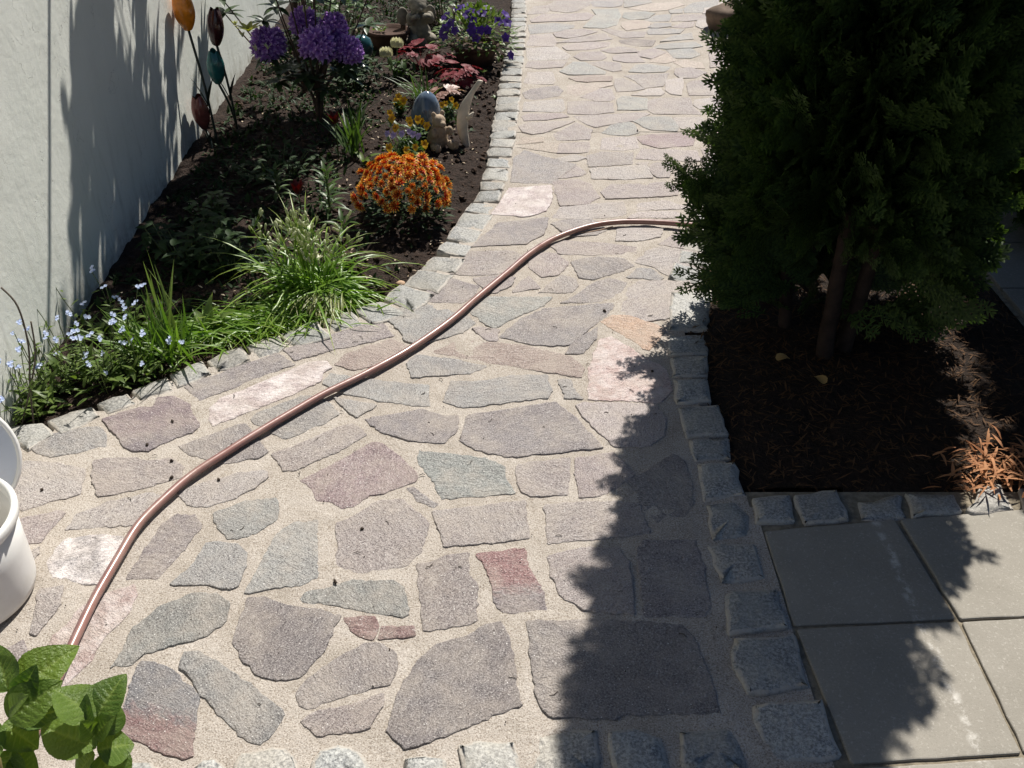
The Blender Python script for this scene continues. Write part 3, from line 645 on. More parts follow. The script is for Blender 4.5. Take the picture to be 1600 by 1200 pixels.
EDGE_IN = [(0.118,7.805),(0.105,7.206),(0.097,6.522),(0.078,5.941),(0.053,5.327),(0.033,4.81),(0.022,4.582),(0.006,4.329),(-0.014,4.076),(-0.038,3.852),(-0.064,3.708),(-0.093,3.567),(-0.119,3.467),(-0.152,3.312),(-0.199,3.148),(-0.247,3.013),(-0.303,2.899),(-0.386,2.792),(-0.454,2.78),(-0.515,2.742),(-0.592,2.69),(-0.65,2.655),(-0.715,2.612),(-0.783,2.571),(-0.888,2.512),(-0.972,2.448),(-0.998,2.414),(-1.091,2.353),(-1.161,2.301),(-1.217,2.244),(-1.269,2.195),(-1.316,2.141),(-1.381,2.059),(-1.478,1.964)]
SLABS = [[(0.639,1.776),(0.981,1.816),(1.013,1.489),(0.64,1.469)],[(0.643,1.459),(1.014,1.48),(1.013,1.144),(0.669,1.12)],[(0.996,1.818),(1.33,1.857),(1.347,1.508),(1.023,1.487)],[(1.024,1.48),(1.351,1.501),(1.348,1.162),(1.021,1.144)],[(0.671,1.11),(1.015,1.135),(0.996,0.861),(0.686,0.84)],[(1.022,1.135),(1.351,1.155),(1.346,0.884),(1.007,0.861)]]
HOSE = [(-0.941,0.83),(-0.951,1.03),(-0.959,1.153),(-0.963,1.267),(-0.967,1.397),(-0.965,1.545),(-0.954,1.673),(-0.942,1.78),(-0.907,1.879),(-0.86,1.977),(-0.776,2.092),(-0.684,2.21),(-0.575,2.337),(-0.438,2.473),(-0.33,2.598),(-0.215,2.761),(-0.134,2.906),(-0.023,3.102),(0.073,3.269),(0.175,3.399),(0.306,3.496),(0.437,3.537),(0.566,3.537),(0.691,3.514),(0.789,3.485),(0.932,3.439),(1.117,3.372),(1.29,3.285)]
HYDRANGEA = [
((-0.74, 0.915, 0.5),(-0.669, 0.968, 0.54),0.062,0.20),
((-0.752, 0.913, 0.5),(-0.79, 0.968, 0.54),0.050,-0.30),
((-0.74, 0.873, 0.49),(-0.672, 0.903, 0.53),0.055,0.50),
((-0.741, 0.883, 0.47),(-0.676, 0.92, 0.46),0.050,0.00),
((-0.755, 0.879, 0.47),(-0.707, 0.865, 0.43),0.050,-0.20),
((-0.604, 0.866, 0.5),(-0.582, 0.916, 0.54),0.066,-0.30),
((-0.607, 0.864, 0.5),(-0.664, 0.896, 0.54),0.060,0.40),
((-0.603, 0.838, 0.47),(-0.697, 0.872, 0.48),0.062,0.10),
((-0.605, 0.84, 0.46),(-0.56, 0.864, 0.45),0.055,0.00),
((-0.611, 0.841, 0.45),(-0.652, 0.822, 0.42),0.050,0.20),
((-0.603, 0.839, 0.45),(-0.56, 0.801, 0.42),0.055,-0.20),
((-0.741, 0.854, 0.44),(-0.749, 0.809, 0.4),0.050,0.00),
((-0.745, 0.842, 0.43),(-0.702, 0.834, 0.41),0.045,0.00),
((-0.593, 0.857, 0.47),(-0.59, 0.904, 0.5),0.045,1.20),
((-0.771, 0.936, 0.5),(-0.84, 0.948, 0.5),0.060,0.00),
((-0.747, 0.864, 0.46),(-0.802, 0.845, 0.44),0.060,0.00),
((-0.608, 0.847, 0.5),(-0.625, 0.884, 0.53),0.040,-0.80),
((-0.732, 0.901, 0.5),(-0.702, 0.908, 0.55),0.035,0.90),
((-0.6, 0.843, 0.49),(-0.574, 0.844, 0.53),0.030,0.30),
((-0.604, 0.843, 0.49),(-0.606, 0.836, 0.53),0.028,0.30),
((-0.738, 0.879, 0.5),(-0.709, 0.873, 0.54),0.028,0.30),
]
# ---------------------------------------------------------------- ground, path, beds, wall
def wall_x(y): return -1.474 - 0.0226 * (y - 2.81)

EDGE_MID = [((a[0] + b[0]) / 2, (a[1] + b[1]) / 2) for a, b in zip(EDGE_OUT[:34], EDGE_IN[:34])]
RIGHT = [(0.64, 0.2), (0.64, 1.82), (0.60, 1.95), (0.56, 2.2), (0.56, 2.5), (0.58, 2.8), (0.62, 3.05), (0.78, 3.5), (1.2, 5.0), (1.5, 6.6), (1.85, 9.0)]
PATH_POLY = [(0.02, 9.0)] + EDGE_MID + [(-1.7, 2.15), (-1.7, 0.2)] + RIGHT
BED_POLY = [(0.02, 9.0)] + EDGE_MID + [(-1.7, 2.2), (-1.75, 9.0)]
TREE_POLY = RIGHT[2:] + [(2.6, 9.0), (1.74, 4.6), (1.74, 1.93)]

M_STONE = flagstone_material(); M_CRUST = flagstone_material(True); M_GRANITE = granite_material(); M_MORTAR = mortar_material()
M_CONC = concrete_material(); M_PLASTER = plaster_material()
M_SOIL = soil_material('bed_soil', (0.012, 0.008, 0.006), (0.055, 0.035, 0.026))
M_LITTERSOIL = soil_material('tree_bed_soil', (0.012, 0.008, 0.006), (0.04, 0.025, 0.016))
M_EARTH = soil_material('earth', (0.05, 0.04, 0.03), (0.1, 0.08, 0.055))

def sheet(poly, step, zf, y0=None, y1=None):
    xs = [p[0] for p in poly]; ys = [p[1] for p in poly]
    x0, x1 = min(xs), max(xs)
    y0 = min(ys) if y0 is None else y0; y1 = max(ys) if y1 is None else y1
    nx = int((x1 - x0) / step) + 1; ny = int(round((y1 - y0) / step))
    idx = {}; vs_ = []; fs = []
    def vid(i, j):
        k = (i, j)
        if k not in idx:
            x = x0 + i * step; y = y0 + j * step
            idx[k] = len(vs_); vs_.append((x, y, zf(x, y)))
        return idx[k]
    for j in range(ny):
        for i in range(nx):
            if inside(poly, x0 + (i + .5) * step, y0 + (j + .5) * step):
                fs.append((vid(i, j), vid(i + 1, j), vid(i + 1, j + 1), vid(i, j + 1)))
    return vs_, fs

def z_mortar(x, y):
    return 0.0 + 0.0026 * noise.noise((x * 7, y * 7, 3.1)) + 0.0016 * noise.noise((x * 24, y * 24, 7.7)) + 0.0010 * noise.noise((x * 60, y * 60, 1.7))

def dist_line(poly, x, y):
    best = 9
    for (ax, ay), (bx, by) in zip(poly, poly[1:]):
        dx, dy = bx - ax, by - ay
        t = max(0, min(1, ((x - ax) * dx + (y - ay) * dy) / (dx * dx + dy * dy + 1e-9)))
        best = min(best, math.hypot(x - ax - t * dx, y - ay - t * dy))
    return best

def z_bed(x, y):
    d = dist_line(EDGE_MID, x, y)
    return -0.03 + 0.045 * min(1, max(0, d - 0.05) / 0.35) + 0.018 * noise.noise((x * 9, y * 9, 1.3)) + 0.010 * noise.noise((x * 28, y * 28, 5.3)) + 0.006 * noise.noise((x * 70, y * 70, 2.3))

def z_tree(x, y):
    return -0.012 + 0.02 * noise.noise((x * 5, y * 5, 4.3)) + 0.010 * noise.noise((x * 22, y * 22, 6.3))

g = MB(); g.add([(-40, -40, -0.14), (40, -40, -0.14), (40, 40, -0.14), (-40, 40, -0.14)], [(0, 1, 2, 3)])
tag(g.build('ground', M_EARTH), kind='structure')

p_ = MB()
p_.add(*sheet(PATH_POLY, 0.0145, z_mortar, 0.2, 4.6)); p_.add(*sheet(PATH_POLY, 0.06, z_mortar, 4.6, 9.0))
path = tag(p_.build('path', M_MORTAR), kind='structure')
b_ = MB(); b_.add(*sheet(BED_POLY, 0.022, z_bed, 2.1, 6.0)); b_.add(*sheet(BED_POLY, 0.06, z_bed, 6.0, 9.0))
bed = tag(b_.build('flower_bed', M_SOIL), kind='structure')
b_ = MB(); b_.add(*sheet(TREE_POLY, 0.03, z_tree)); b_.add(*sheet([(2.13, 1.95), (3.6, 1.95), (3.6, 9.0), (2.62, 9.0), (2.13, 5.0)], 0.05, z_tree))
tbed = tag(b_.build('tree_bed', M_LITTERSOIL), kind='structure')

def stone_mesh(name, poly, mat, rise, seg=0.018, jit=0.0042, bev=0.0022, tilt=0.0018, dome=0.0, depth=0.05, cut=0.10, lump=0.0, grow=0.0):
    n = len(poly)
    area = sum(poly[i][0] * poly[(i + 1) % n][1] - poly[(i + 1) % n][0] * poly[i][1] for i in range(n))
    if area < 0: poly = poly[::-1]
    cx = sum(p[0] for p in poly) / n; cy = sum(p[1] for p in poly) / n
    if grow:                                               # mitred outward offset keeps the corners sharp
        pv = [V(p[0], p[1], 0) for p in poly]; gp = []
        for i in range(n):
            e1 = (pv[i] - pv[i - 1]).normalized(); e2 = (pv[(i + 1) % n] - pv[i]).normalized()
            n1 = Vector((e1.y, -e1.x, 0)); n2 = Vector((e2.y, -e2.x, 0)); b = (n1 + n2)
            if b.length < 1e-4: b = n1
            b.normalize(); w = pv[i] + b * (grow / max(0.45, b.dot(n1)))
            gp.append((w.x, w.y))
        poly = gp
    q = []
    for i in range(n):                                     # clip the corners a little
        a = V(poly[i - 1][0], poly[i - 1][1], 0); b = V(poly[i][0], poly[i][1], 0); c = V(poly[(i + 1) % n][0], poly[(i + 1) % n][1], 0)
        k1 = min(cut, 0.004 / max(0.001, (a - b).length)); k2 = min(cut, 0.004 / max(0.001, (c - b).length))
        q += [b.lerp(a, k1), b.lerp(c, k2)]
    pts = []
    for i in range(len(q)):
        a = q[i]; b = q[(i + 1) % len(q)]; k = max(1, int((b - a).length / seg))
        for j in range(k): pts.append(a.lerp(b, j / k))
    m = len(pts); nrm = []
    for i in range(m):
        d = (pts[(i + 1) % m] - pts[i - 1]); nrm.append(Vector((-d.y, d.x, 0)).normalized())   # inward
    sd = random.uniform(0, 50)
    out = []
    for i, p in enumerate(pts):
        a = jit * (1.2 * noise.noise((p.x * 26, p.y * 26, sd)) + 1.3 * noise.noise((p.x * 85, p.y * 85, sd)))
        out.append(p + nrm[i] * a)
    tx, ty = random.gauss(0, tilt), random.gauss(0, tilt)
    def zt(p): return rise + (p.x - cx) * tx * 4 + (p.y - cy) * ty * 4
    c0 = Vector((cx, cy, 0)); vs_ = []; fs = []
    rings = [(0.0, lambda p: -depth), (0.0, lambda p: zt(p) - bev), (bev * 0.45, lambda p: zt(p) - bev * 0.3), (bev * 1.6, lambda p: zt(p))]
    for off, zz in rings:
        for i, p in enumerate(out):
            w = p + nrm[i] * off
            vs_.append((w.x - cx, w.y - cy, zz(p)))
    for rr in range(3):
        for i in range(m):
            j = (i + 1) % m
            fs.append((rr * m + i, rr * m + j, (rr + 1) * m + j, (rr + 1) * m + i))
    if dome > 0:
        for f, hgt in ((0.8, 0.5), (0.4, 0.92)):
            for i, p in enumerate(out):
                w = c0.lerp(p, f)
                vs_.append((w.x - cx, w.y - cy, zt(w) + dome * hgt + lump * noise.noise((w.x * 30, w.y * 30, sd))))
        vs_.append((0, 0, rise + dome))
        for rr in (3, 4):
            for i in range(m):
                j = (i + 1) % m
                fs.append((rr * m + i, rr * m + j, (rr + 1) * m + j, (rr + 1) * m + i))
        for i in range(m): fs.append((5 * m + i, 5 * m + (i + 1) % m, 6 * m))
    else:
        for i, p in enumerate(out):
            w = p.lerp(c0, min(0.35, 0.024 / max(0.03, (p - c0).length)))
            vs_.append((w.x - cx, w.y - cy, zt(w) + 0.0006))
        for i in range(m):
            j = (i + 1) % m
            fs.append((3 * m + i, 3 * m + j, 4 * m + j, 4 * m + i))
        fs.append(tuple(range(4 * m, 5 * m)))
    me = bpy.data.meshes.new(name); me.from_pydata(vs_, [], fs); me.materials.append(mat)
    at_ = me.attributes.new('v', 'FLOAT', 'POINT'); at_.data.foreach_set('value', [1.0] * (4 * m) + [0.0] * (len(vs_) - 4 * m))
    if dome > 0: me.polygons.foreach_set('use_smooth', [True] * len(fs))
    me.update()
    return me, (cx, cy)

TONE = {'m': (.305, .268, .255), 'g': (.275, .268, .258), 'd': (.245, .222, .216), 'l': (.37, .335, .315), 'e': (.272, .272, .258),
        'o': (.375, .318, .272), 't': (.295, .235, .21), 'b': (.19, .165, .15), 'p': (.285, .225, .222), 'P': (.215, .17, .178),
        'k': (.42, .315, .295), 'w': (.42, .36, .352), 'W': (.33, .31, .312), 'a': (.43, .31, .22), 'r': (.24, .15, .14),
        'D': (.235, .135, .13), 'R': (.20, .20, .21), 'E': (.255, .262, .25)}
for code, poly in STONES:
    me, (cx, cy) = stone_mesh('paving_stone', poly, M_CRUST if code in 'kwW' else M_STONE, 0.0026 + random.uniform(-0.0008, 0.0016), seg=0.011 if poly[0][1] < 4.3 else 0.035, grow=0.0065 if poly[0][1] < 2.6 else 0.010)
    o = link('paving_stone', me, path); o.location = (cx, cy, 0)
    c = TONE[code]
    k = random.uniform(1.24, 1.42) * (0.80 if cy < 1.6 else 0.94 if cy < 2.3 else 1.0 if cy < 3.4 else 1.06)  # nearer stones painted darker, farther ones paler, standing in for low-angle glare
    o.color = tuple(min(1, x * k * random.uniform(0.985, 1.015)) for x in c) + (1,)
    if code in 'kwW': o['mottle'] = {'k': 0.55, 'w': 0.8, 'W': 0.95}[code]
    if code == 'R': o['two_tone'] = 1.0; o['second_tone'] = (.22, .125, .125); o['split'] = (-0.25, -1.0, 0.005)
    if code == 'D': o['two_tone'] = 1.0; o['second_tone'] = (.27, .235, .235); o['split'] = (0.1, -1.0, 0.025)
    if code == 'P': o['two_tone'] = 1.0; o['second_tone'] = (.25, .215, .225); o['split'] = (0.3, -1.0, 0.05)

def cobble(poly, shade=0.95, rise=0.0048):
    me, (cx, cy) = stone_mesh('granite_cobble', poly, M_GRANITE, rise + random.uniform(-0.003, 0.005), seg=0.03, jit=0.006, bev=0.005, tilt=0.010, dome=0.003, cut=0.2, lump=0.004)
    o = link('granite_cobble', me, path); o.location = (cx, cy, 0)
    k = shade * random.uniform(0.85, 1.08); w = random.uniform(0.97, 1.04)
    o.color = (k * w, k, k * (2 - w) * 0.99, 1)

for poly in COBBLES: cobble(poly)

def resample(pl, step):
    out = [V(pl[0][0], pl[0][1], 0)]; acc = 0
    for a, b in zip(pl, pl[1:]):
        a = V(a[0], a[1], 0); b = V(b[0], b[1], 0); L = (b - a).length; s = step - acc
        while s <= L:
            out.append(a.lerp(b, s / L)); s += step
        acc = (acc + L) % step if L < step - acc else L - (s - step)
    return out

def edging(outer, inner, step, gap=0.012):
    # walk along the middle, cut the strip into blocks
    mid = outer
    acc = [0.0]
    for a, b in zip(mid, mid[1:]): acc.append(acc[-1] + math.hypot(b[0] - a[0], b[1] - a[1]))
    def at(pl, s):
        for i in range(len(acc) - 1):
            if acc[i + 1] >= s:
                t = (s - acc[i]) / max(1e-6, acc[i + 1] - acc[i])
                return (pl[i][0] + (pl[i + 1][0] - pl[i][0]) * t, pl[i][1] + (pl[i + 1][1] - pl[i][1]) * t)
        return pl[-1]
    def near(pl, p):
        best = None
        for (ax, ay), (bx, by) in zip(pl, pl[1:]):
            dx, dy = bx - ax, by - ay
            t = max(0, min(1, ((p[0] - ax) * dx + (p[1] - ay) * dy) / (dx * dx + dy * dy + 1e-9)))
            q = (ax + t * dx, ay + t * dy); d = math.hypot(p[0] - q[0], p[1] - q[1])
            if best is None or d < best[0]: best = (d, q)
        return best[1]
    s = 0.0
    while s < acc[-1] - step * 0.6:
        e = s + step * random.uniform(0.85, 1.2)
        ga = gap * random.uniform(0.6, 1.5)
        A, B = at(outer, s + ga / 2), at(outer, e - ga / 2); C_, D_ = near(inner, B), near(inner, A)
        mo = ((A[0] + B[0]) / 2, (A[1] + B[1]) / 2); mc = ((A[0] + B[0] + C_[0] + D_[0]) / 4, (A[1] + B[1] + C_[1] + D_[1]) / 4)
        ov = random.uniform(0.0, 0.10)
        mo = (mo[0] + (mo[0] - mc[0]) * ov, mo[1] + (mo[1] - mc[1]) * ov)
        def inn(p, k): return (p[0] + (mc[0] - p[0]) * k, p[1] + (mc[1] - p[1]) * k)
        cobble([inn(A, random.uniform(-.02, .12)), mo, inn(B, random.uniform(-.02, .12)), inn(C_, random.uniform(-.04, .10)), inn(D_, random.uniform(-.04, .10))], 0.78, 0.0028)
        s = e

edging(EDGE_OUT, EDGE_IN, 0.124, 0.005)
rl = RIGHT[6:]
edging([(x + 0.07, y - 0.01) for x, y in rl], [(x - 0.06, y + 0.02) for x, y in rl], 0.128)

# concrete slabs beside the path
pt = MB(); pt.add([(0.62, 0.2, -0.003), (3.4, 0.2, -0.003), (3.4, 1.93, -0.003), (0.62, 1.93, -0.003)], [(0, 1, 2, 3)])
pt.add([(1.74, 1.93, -0.012), (2.13, 1.93, -0.012), (2.13, 5.0, -0.012), (1.74, 5.0, -0.012)], [(0, 1, 2, 3)])
patio = tag(pt.build('patio', plain('joint_sand', (0.24, 0.205, 0.15), 0.9, 0.2, 0.4, 60, 0.6, 200)), kind='structure')
def slab(quad, shade=1.0):
    me, (cx, cy) = stone_mesh('paving_slab', quad, M_CONC, 0.004, seg=0.04, jit=0.0016, bev=0.0025, tilt=0.0008, cut=0.02)
    for v in me.vertices: v.co.x += cx; v.co.y += cy
    o = link('paving_slab', me, patio); o.color = (shade, shade * 0.995, shade * 0.985, 1)
for i, q in enumerate(SLABS): slab(q, [0.98, 1.0, 1.04, 0.97, 1.0, 1.02][i])
for i in range(5):
    x = 1.358 + i * 0.35
    for j in range(3):
        y = 0.49 + j * 0.345 + 0.13
        if y < 1.5: slab([(x, y + 0.18), (x + 0.34, y + 0.19), (x + 0.34, y + 0.525), (x, y + 0.515)], random.uniform(0.95, 1.04))
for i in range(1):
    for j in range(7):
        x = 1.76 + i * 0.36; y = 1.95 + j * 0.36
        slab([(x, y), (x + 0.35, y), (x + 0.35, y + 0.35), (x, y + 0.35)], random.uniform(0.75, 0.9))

# rendered wall
w_ = MB(); ny, nz = 150, 32; y0, y1, H = -1.2, 9.5, 2.35; vs_ = []; fs = []
for i in range(ny + 1):
    y = y0 + (y1 - y0) * i / ny
    for j in range(nz + 1):
        z = -0.1 + (H + 0.1) * j / nz
        vs_.append((wall_x(y) + 0.006 * noise.noise((y * 1.7, z * 2.1, 0.5)) + 0.0025 * noise.noise((y * 6, z * 6, 2.5)), y, z))
for i in range(ny):
    for j in range(nz):
        a = i * (nz + 1) + j
        fs.append((a, a + 1, a + nz + 2, a + nz + 1))
k = len(vs_); T_ = 0.22
vs_ += [(wall_x(y0) - T_, y0, -0.1), (wall_x(y0) - T_, y0, H), (wall_x(y1) - T_, y1, -0.1), (wall_x(y1) - T_, y1, H)]
fs += [(k, k + 1, k + 3, k + 2)]
fs += [tuple([k] + list(range(0, nz + 1)) + [k + 1]), tuple([k + 3] + list(range(ny * (nz + 1) + nz, ny * (nz + 1) - 1, -1)) + [k + 2])]
fs += [tuple([k + 1] + [i * (nz + 1) + nz for i in range(ny + 1)] + [k + 3])]
w_.add(vs_, fs)
tag(w_.build('rendered_wall', M_PLASTER), 'pale greenish white rendered wall with long streaky shadows beside the flower bed', 'wall')
M_IRON = plain('dark_iron', (0.05, 0.048, 0.045), 0.55, 0.5)
br = empty('wall_bracket', (wall_x(4.05), 4.05, 2.02))
t_ = MB(); tube(t_, [(-0.02, 0, 0), (0.74, 0, 0.0)], 0.011, 8); t_.build('rod', M_IRON, br)
t_ = MB(); tube(t_, [(-0.004, 0, 0), (0.008, 0, 0)], 0.035, 14); t_.build('mounting_plate', M_IRON, br)
tag(br, 'thin iron rod standing out from the top of the rendered wall', 'bracket')
# ---------------------------------------------------------------- thuja
import numpy as np
def spray_template(seed):
    rs = random.Random(seed); V_ = []; F_ = []; v_ = []
    def seg(p, a, L, w, z0, t0, t1):
        d = np.array([cos(a), sin(a), 0.0]); s = np.array([-sin(a), cos(a), 0.0]); n = len(V_)
        z = np.array([0, 0, 1.0]); e = p + d * L + z * z0
        V_.extend([p - s * w * .5, p + s * w * .5, p + d * L * .6 + s * w * .62 + z * z0 * .4, p + d * L * .6 - s * w * .62 + z * z0 * .4, e + s * w * .16, e - s * w * .16])
        F_.append((n, n + 1, n + 2, n + 3)); F_.append((n + 3, n + 2, n + 4, n + 5)); v_.extend([t0, t0, t1, t1, t1, t1])
        return p + d * L
    L = 0.17; bend = rs.uniform(-0.5, 0.5); p = np.array([0., 0., 0.]); a = 0.0; K = 11
    for i in range(K):
        t = i / (K - 1); q = seg(p, a, L / K * 1.12, 0.0052 - 0.002 * t, rs.uniform(-.002, .002), t * .5, t * .5 + .1)
        for sd in ((1, -1) if i > 0 else ()):
            if rs.random() < 0.12: continue
            l2 = (0.075 * (1 - 0.72 * t) * min(1, 0.45 + 2.2 * t)) * rs.uniform(.75, 1.15); b = a + sd * radians(rs.uniform(36, 54)); pp = p.copy(); m = max(2, int(l2 / 0.012))
            for j in range(m):
                u = j / m; q2 = seg(pp, b, l2 / m * 1.15, 0.0048, rs.uniform(-.003, .003), .3 + .4 * u, .4 + .5 * u)
                if j < m:
                    for s2 in (1, -1):
                        if rs.random() < .72: seg(pp, b + s2 * radians(rs.uniform(30, 48)), (0.020 * (1 - u * .5)) * rs.uniform(.8, 1.5), 0.0044, rs.uniform(-.004, .004), .6, 1.0)
                b -= sd * 0.10; pp = q2
        p = q; a += bend / K
    return np.array(V_), np.array(F_), np.array(v_)
TPL = [spray_template(s) for s in range(5)]
def coarse_template(seed):
    rs = random.Random(seed); V_ = []; F_ = []; v_ = []
    def seg(p, a, L, w, t0, t1):
        n = len(V_); d = np.array([cos(a), sin(a), 0.]); s = np.array([-sin(a), cos(a), 0.]); z = np.array([0, 0, rs.uniform(-.006, .006)])
        V_.extend([p - s * w * .5, p + s * w * .5, p + d * L + s * w * .35 + z, p + d * L - s * w * .35 + z]); F_.append((n, n + 1, n + 2, n + 3)); v_.extend([t0, t0, t1, t1])
    for i in range(8):
        t = i / 7; p = np.array([.15 * t, 0, 0]); seg(p, 0, .025, .005, t * .5, t * .5)
        for sd in (1, -1):
            l2 = .075 * (1 - .65 * t) * min(1, .5 + 2 * t) * rs.uniform(.8, 1.15); b = sd * radians(rs.uniform(36, 54)); seg(p, b, l2, .008, .4, .9)
            for u in (.3, .6, .85):
                q = p + np.array([cos(b), sin(b), 0]) * l2 * u
                for s2 in (1, -1): seg(q, b + s2 * radians(38), .022 * (1.1 - u * .4), .007, .6, 1.)
    return np.array(V_), np.array(F_), np.array(v_)
CTPL = [coarse_template(s + 40) for s in range(4)]

def bulk(name, items, mat, parent):
    items = list(items)
    """items: list of (template, 3x3 rows matrix, offset, random)"""
    Vs = []; Fs = []; vv = []; rr = []; n = 0
    for tpl, Mx, off, rv in items:
        v, f, t = tpl
        Vs.append(v @ Mx.T + off); Fs.append(f + n); vv.append(t); rr.append(np.full(len(v), rv)); n += len(v)
    Vs = np.concatenate(Vs); Fs = np.concatenate(Fs); vv = np.concatenate(vv); rr = np.concatenate(rr)
    me = bpy.data.meshes.new(name)
    me.vertices.add(len(Vs)); me.vertices.foreach_set('co', Vs.astype(np.float32).ravel())
    me.loops.add(Fs.size); me.loops.foreach_set('vertex_index', Fs.astype(np.int32).ravel())
    me.polygons.add(len(Fs)); me.polygons.foreach_set('loop_start', (np.arange(len(Fs)) * Fs.shape[1]).astype(np.int32))
    me.update(calc_edges=True); me.validate()
    for nm, d in (('v', vv), ('r', rr)):
        a = me.attributes.new(nm, 'FLOAT', 'POINT'); a.data.foreach_set('value', d.astype(np.float32))
    me.materials.append(mat)
    return link(name, me, parent)

def frame_from(d, up):
    x = d.normalized(); z = x.cross(up); z.normalize(); y = z.cross(x)
    return np.array([[x.x, y.x, z.x], [x.y, y.y, z.y], [x.z, y.z, z.z]])

M_BARK = plain('thuja_bark', (0.036, 0.023, 0.017), 0.85, 0.2, 0.45, 25, 0.8, 60)
M_THUJA = leafmat('thuja_scales', (0.012, 0.030, 0.010), (0.036, 0.066, 0.017), 0.25, 0.55, 0.25, tip=(0.06, 0.10, 0.024))
TC = Vector((1.02, 2.78, 0))
thuja = empty('thuja_tree', TC)
def crown_r(z):
    pts = [(0.0, .40), (.3, .46), (.8, .47), (1.2, .46), (1.9, .37), (2.6, .22), (3.2, .03)]
    for (a, ra), (b, rb) in zip(pts, pts[1:]):
        if a <= z <= b: return ra + (rb - ra) * (z - a) / (b - a)
    return 0.03
rs = random.Random(11)
stems = [[(0.0, -.16, -.05), (-.01, -.15, .3), (.0, -.10, .8), (.02, -.05, 1.6), (0.01, 0, 3.0)], [(.07, -.12, -.05), (.09, -.13, .35), (.10, -.08, .8), (.12, 0, 1.6), (.05, .02, 2.7)],
         [(-.09, .0, -.05), (-.13, .02, .4), (-.15, .03, 1.2), (-.08, .02, 2.2)], [(.12, .06, -.05), (.2, .1, .4), (.2, .12, 1.3), (.1, .05, 2.2)]]
for s in stems:
    pts = crom(s, 6); t_ = MB(); n = len(pts); r0 = 0.026 if s in stems[:2] else 0.02
    tube(t_, [p + Vector((0.006 * noise.noise(p * 9), 0.006 * noise.noise(p * 9 + Vector((5, 0, 0))), 0)) for p in pts], [r0 * (1 - 0.8 * i / n) + 0.003 for i in range(n)], 8)
    t_.build('trunk', M_BARK, thuja)
items = []; br_ = MB(); tries = 0
while len(items) < 7100 and tries < 60000:
    tries += 1
    z = rs.uniform(0.02, 3.15) if rs.random() < .62 else rs.uniform(0.05, 1.3)
    a = rs.uniform(-pi, pi); rx, ry = cos(a), sin(a)
    R = crown_r(z) * (0.80 if rx < -.3 and z > .38 else 0.84 if rx < -.3 else 0.93 if rx > .2 and z > .7 else 0.95) * (1 + 0.22 * noise.noise((cos(a) * 2.1, sin(a) * 2.1, z * 2.6)) + 0.10 * noise.noise((cos(a) * 6, sin(a) * 6, z * 8)))
    rad = max(.03, R - .105) * (rs.random() ** 0.45) * 1.02
    front = (-ry * 0.93 - rx * 0.36)                       # facing the open, bare side
    if z < 0.42 and front > 0.66 and rad > 0.05: continue
    if z < 0.55 and front > 0.8 and rs.random() < .4: continue
    if z < 0.34 and ry < .25 and rs.random() < (0.75 if rx > -0.3 else 0.25): continue
    if z < 0.12 and rs.random() < 0.8: continue
    d = Vector((rx, ry, 0)) * rs.uniform(.55, 1.0) + Vector((0, 0, 1)) * (rs.uniform(.1, .9) if z > .4 else rs.uniform(-.25, .5)) + rdir() * .28
    up = Vector((0, 0, 1)) + rdir() * .75
    sc = rs.uniform(.75, 1.15)
    off = np.array([rx * rad, ry * rad, z])
    fine = (z < 1.2 and rad > R * .58 and (front > .1 or rx < -.45)) or (z < .55 and front > .0)
    items.append(((TPL[rs.randrange(5)] if fine else CTPL[rs.randrange(4)]), frame_from(d, up) * sc, off, rs.random()))
    if len(items) % 60 == 0:
        p0 = Vector((rx * .04, ry * .04, max(0.02, z - rad * .5))); p1 = Vector((rx * rad, ry * rad, z))
        br_ = MB(); tube(br_, crom([p0, p0.lerp(p1, .5) + Vector((0, 0, .02)) + rdir() * .02, p1], 3), [.006, .005, .005, .004, .003, .0025, .002], 5); br_.build('branch', M_BARK, thuja)
# one sprig standing out over the path
for k in range(22):
    t = k / 21; c = Vector((-.33, .06, .48)).lerp(Vector((-.46, .10, .48)), t)
    d = Vector((-.8, .1, -.1)) + rdir() * .9
    items.append((TPL[k % 5], frame_from(d, Vector((0, 0, 1)) + rdir() * .7) * rs.uniform(.4, .62), np.array(c), rs.random()))
br_ = MB(); tube(br_, [(-.1, .02, .42), (-.33, .06, .48), (-.47, .10, .48)], [.006, .004, .002], 5)
br_.build('branch', M_BARK, thuja)
crown = bulk('crown', items, M_THUJA, thuja)
tag(thuja, 'dark green conifer with several bare brown trunks in the bed right of the path', 'tree', 'conifers right of the path')
for (x, y, rz, sc, lab) in ((2.36, 3.5, 2.1, 1.05, 'dark conifer just behind and right of the nearest one'), (3.1, 2.75, 4.0, 1.1, 'added dark conifer at the far right beyond the picture edge, blocking sky light'), (2.75, 4.75, .9, 1.1, 'added dark conifer further back along the right, blocking sky light'), (3.0, 5.9, 3.0, 1.2, 'farthest added conifer on the right, blocking sky light')):
    r = thuja.copy(); COL.objects.link(r); r.location = (x, y, 0); r.rotation_euler = (0, 0, rz); r.scale = (sc, sc, sc); r['label'] = lab  # copies out of view on the right are added to block sky light
    for c in list(thuja.children):
        if c.name.startswith('branch'): continue
        c2 = c.copy(); COL.objects.link(c2); c2.parent = r

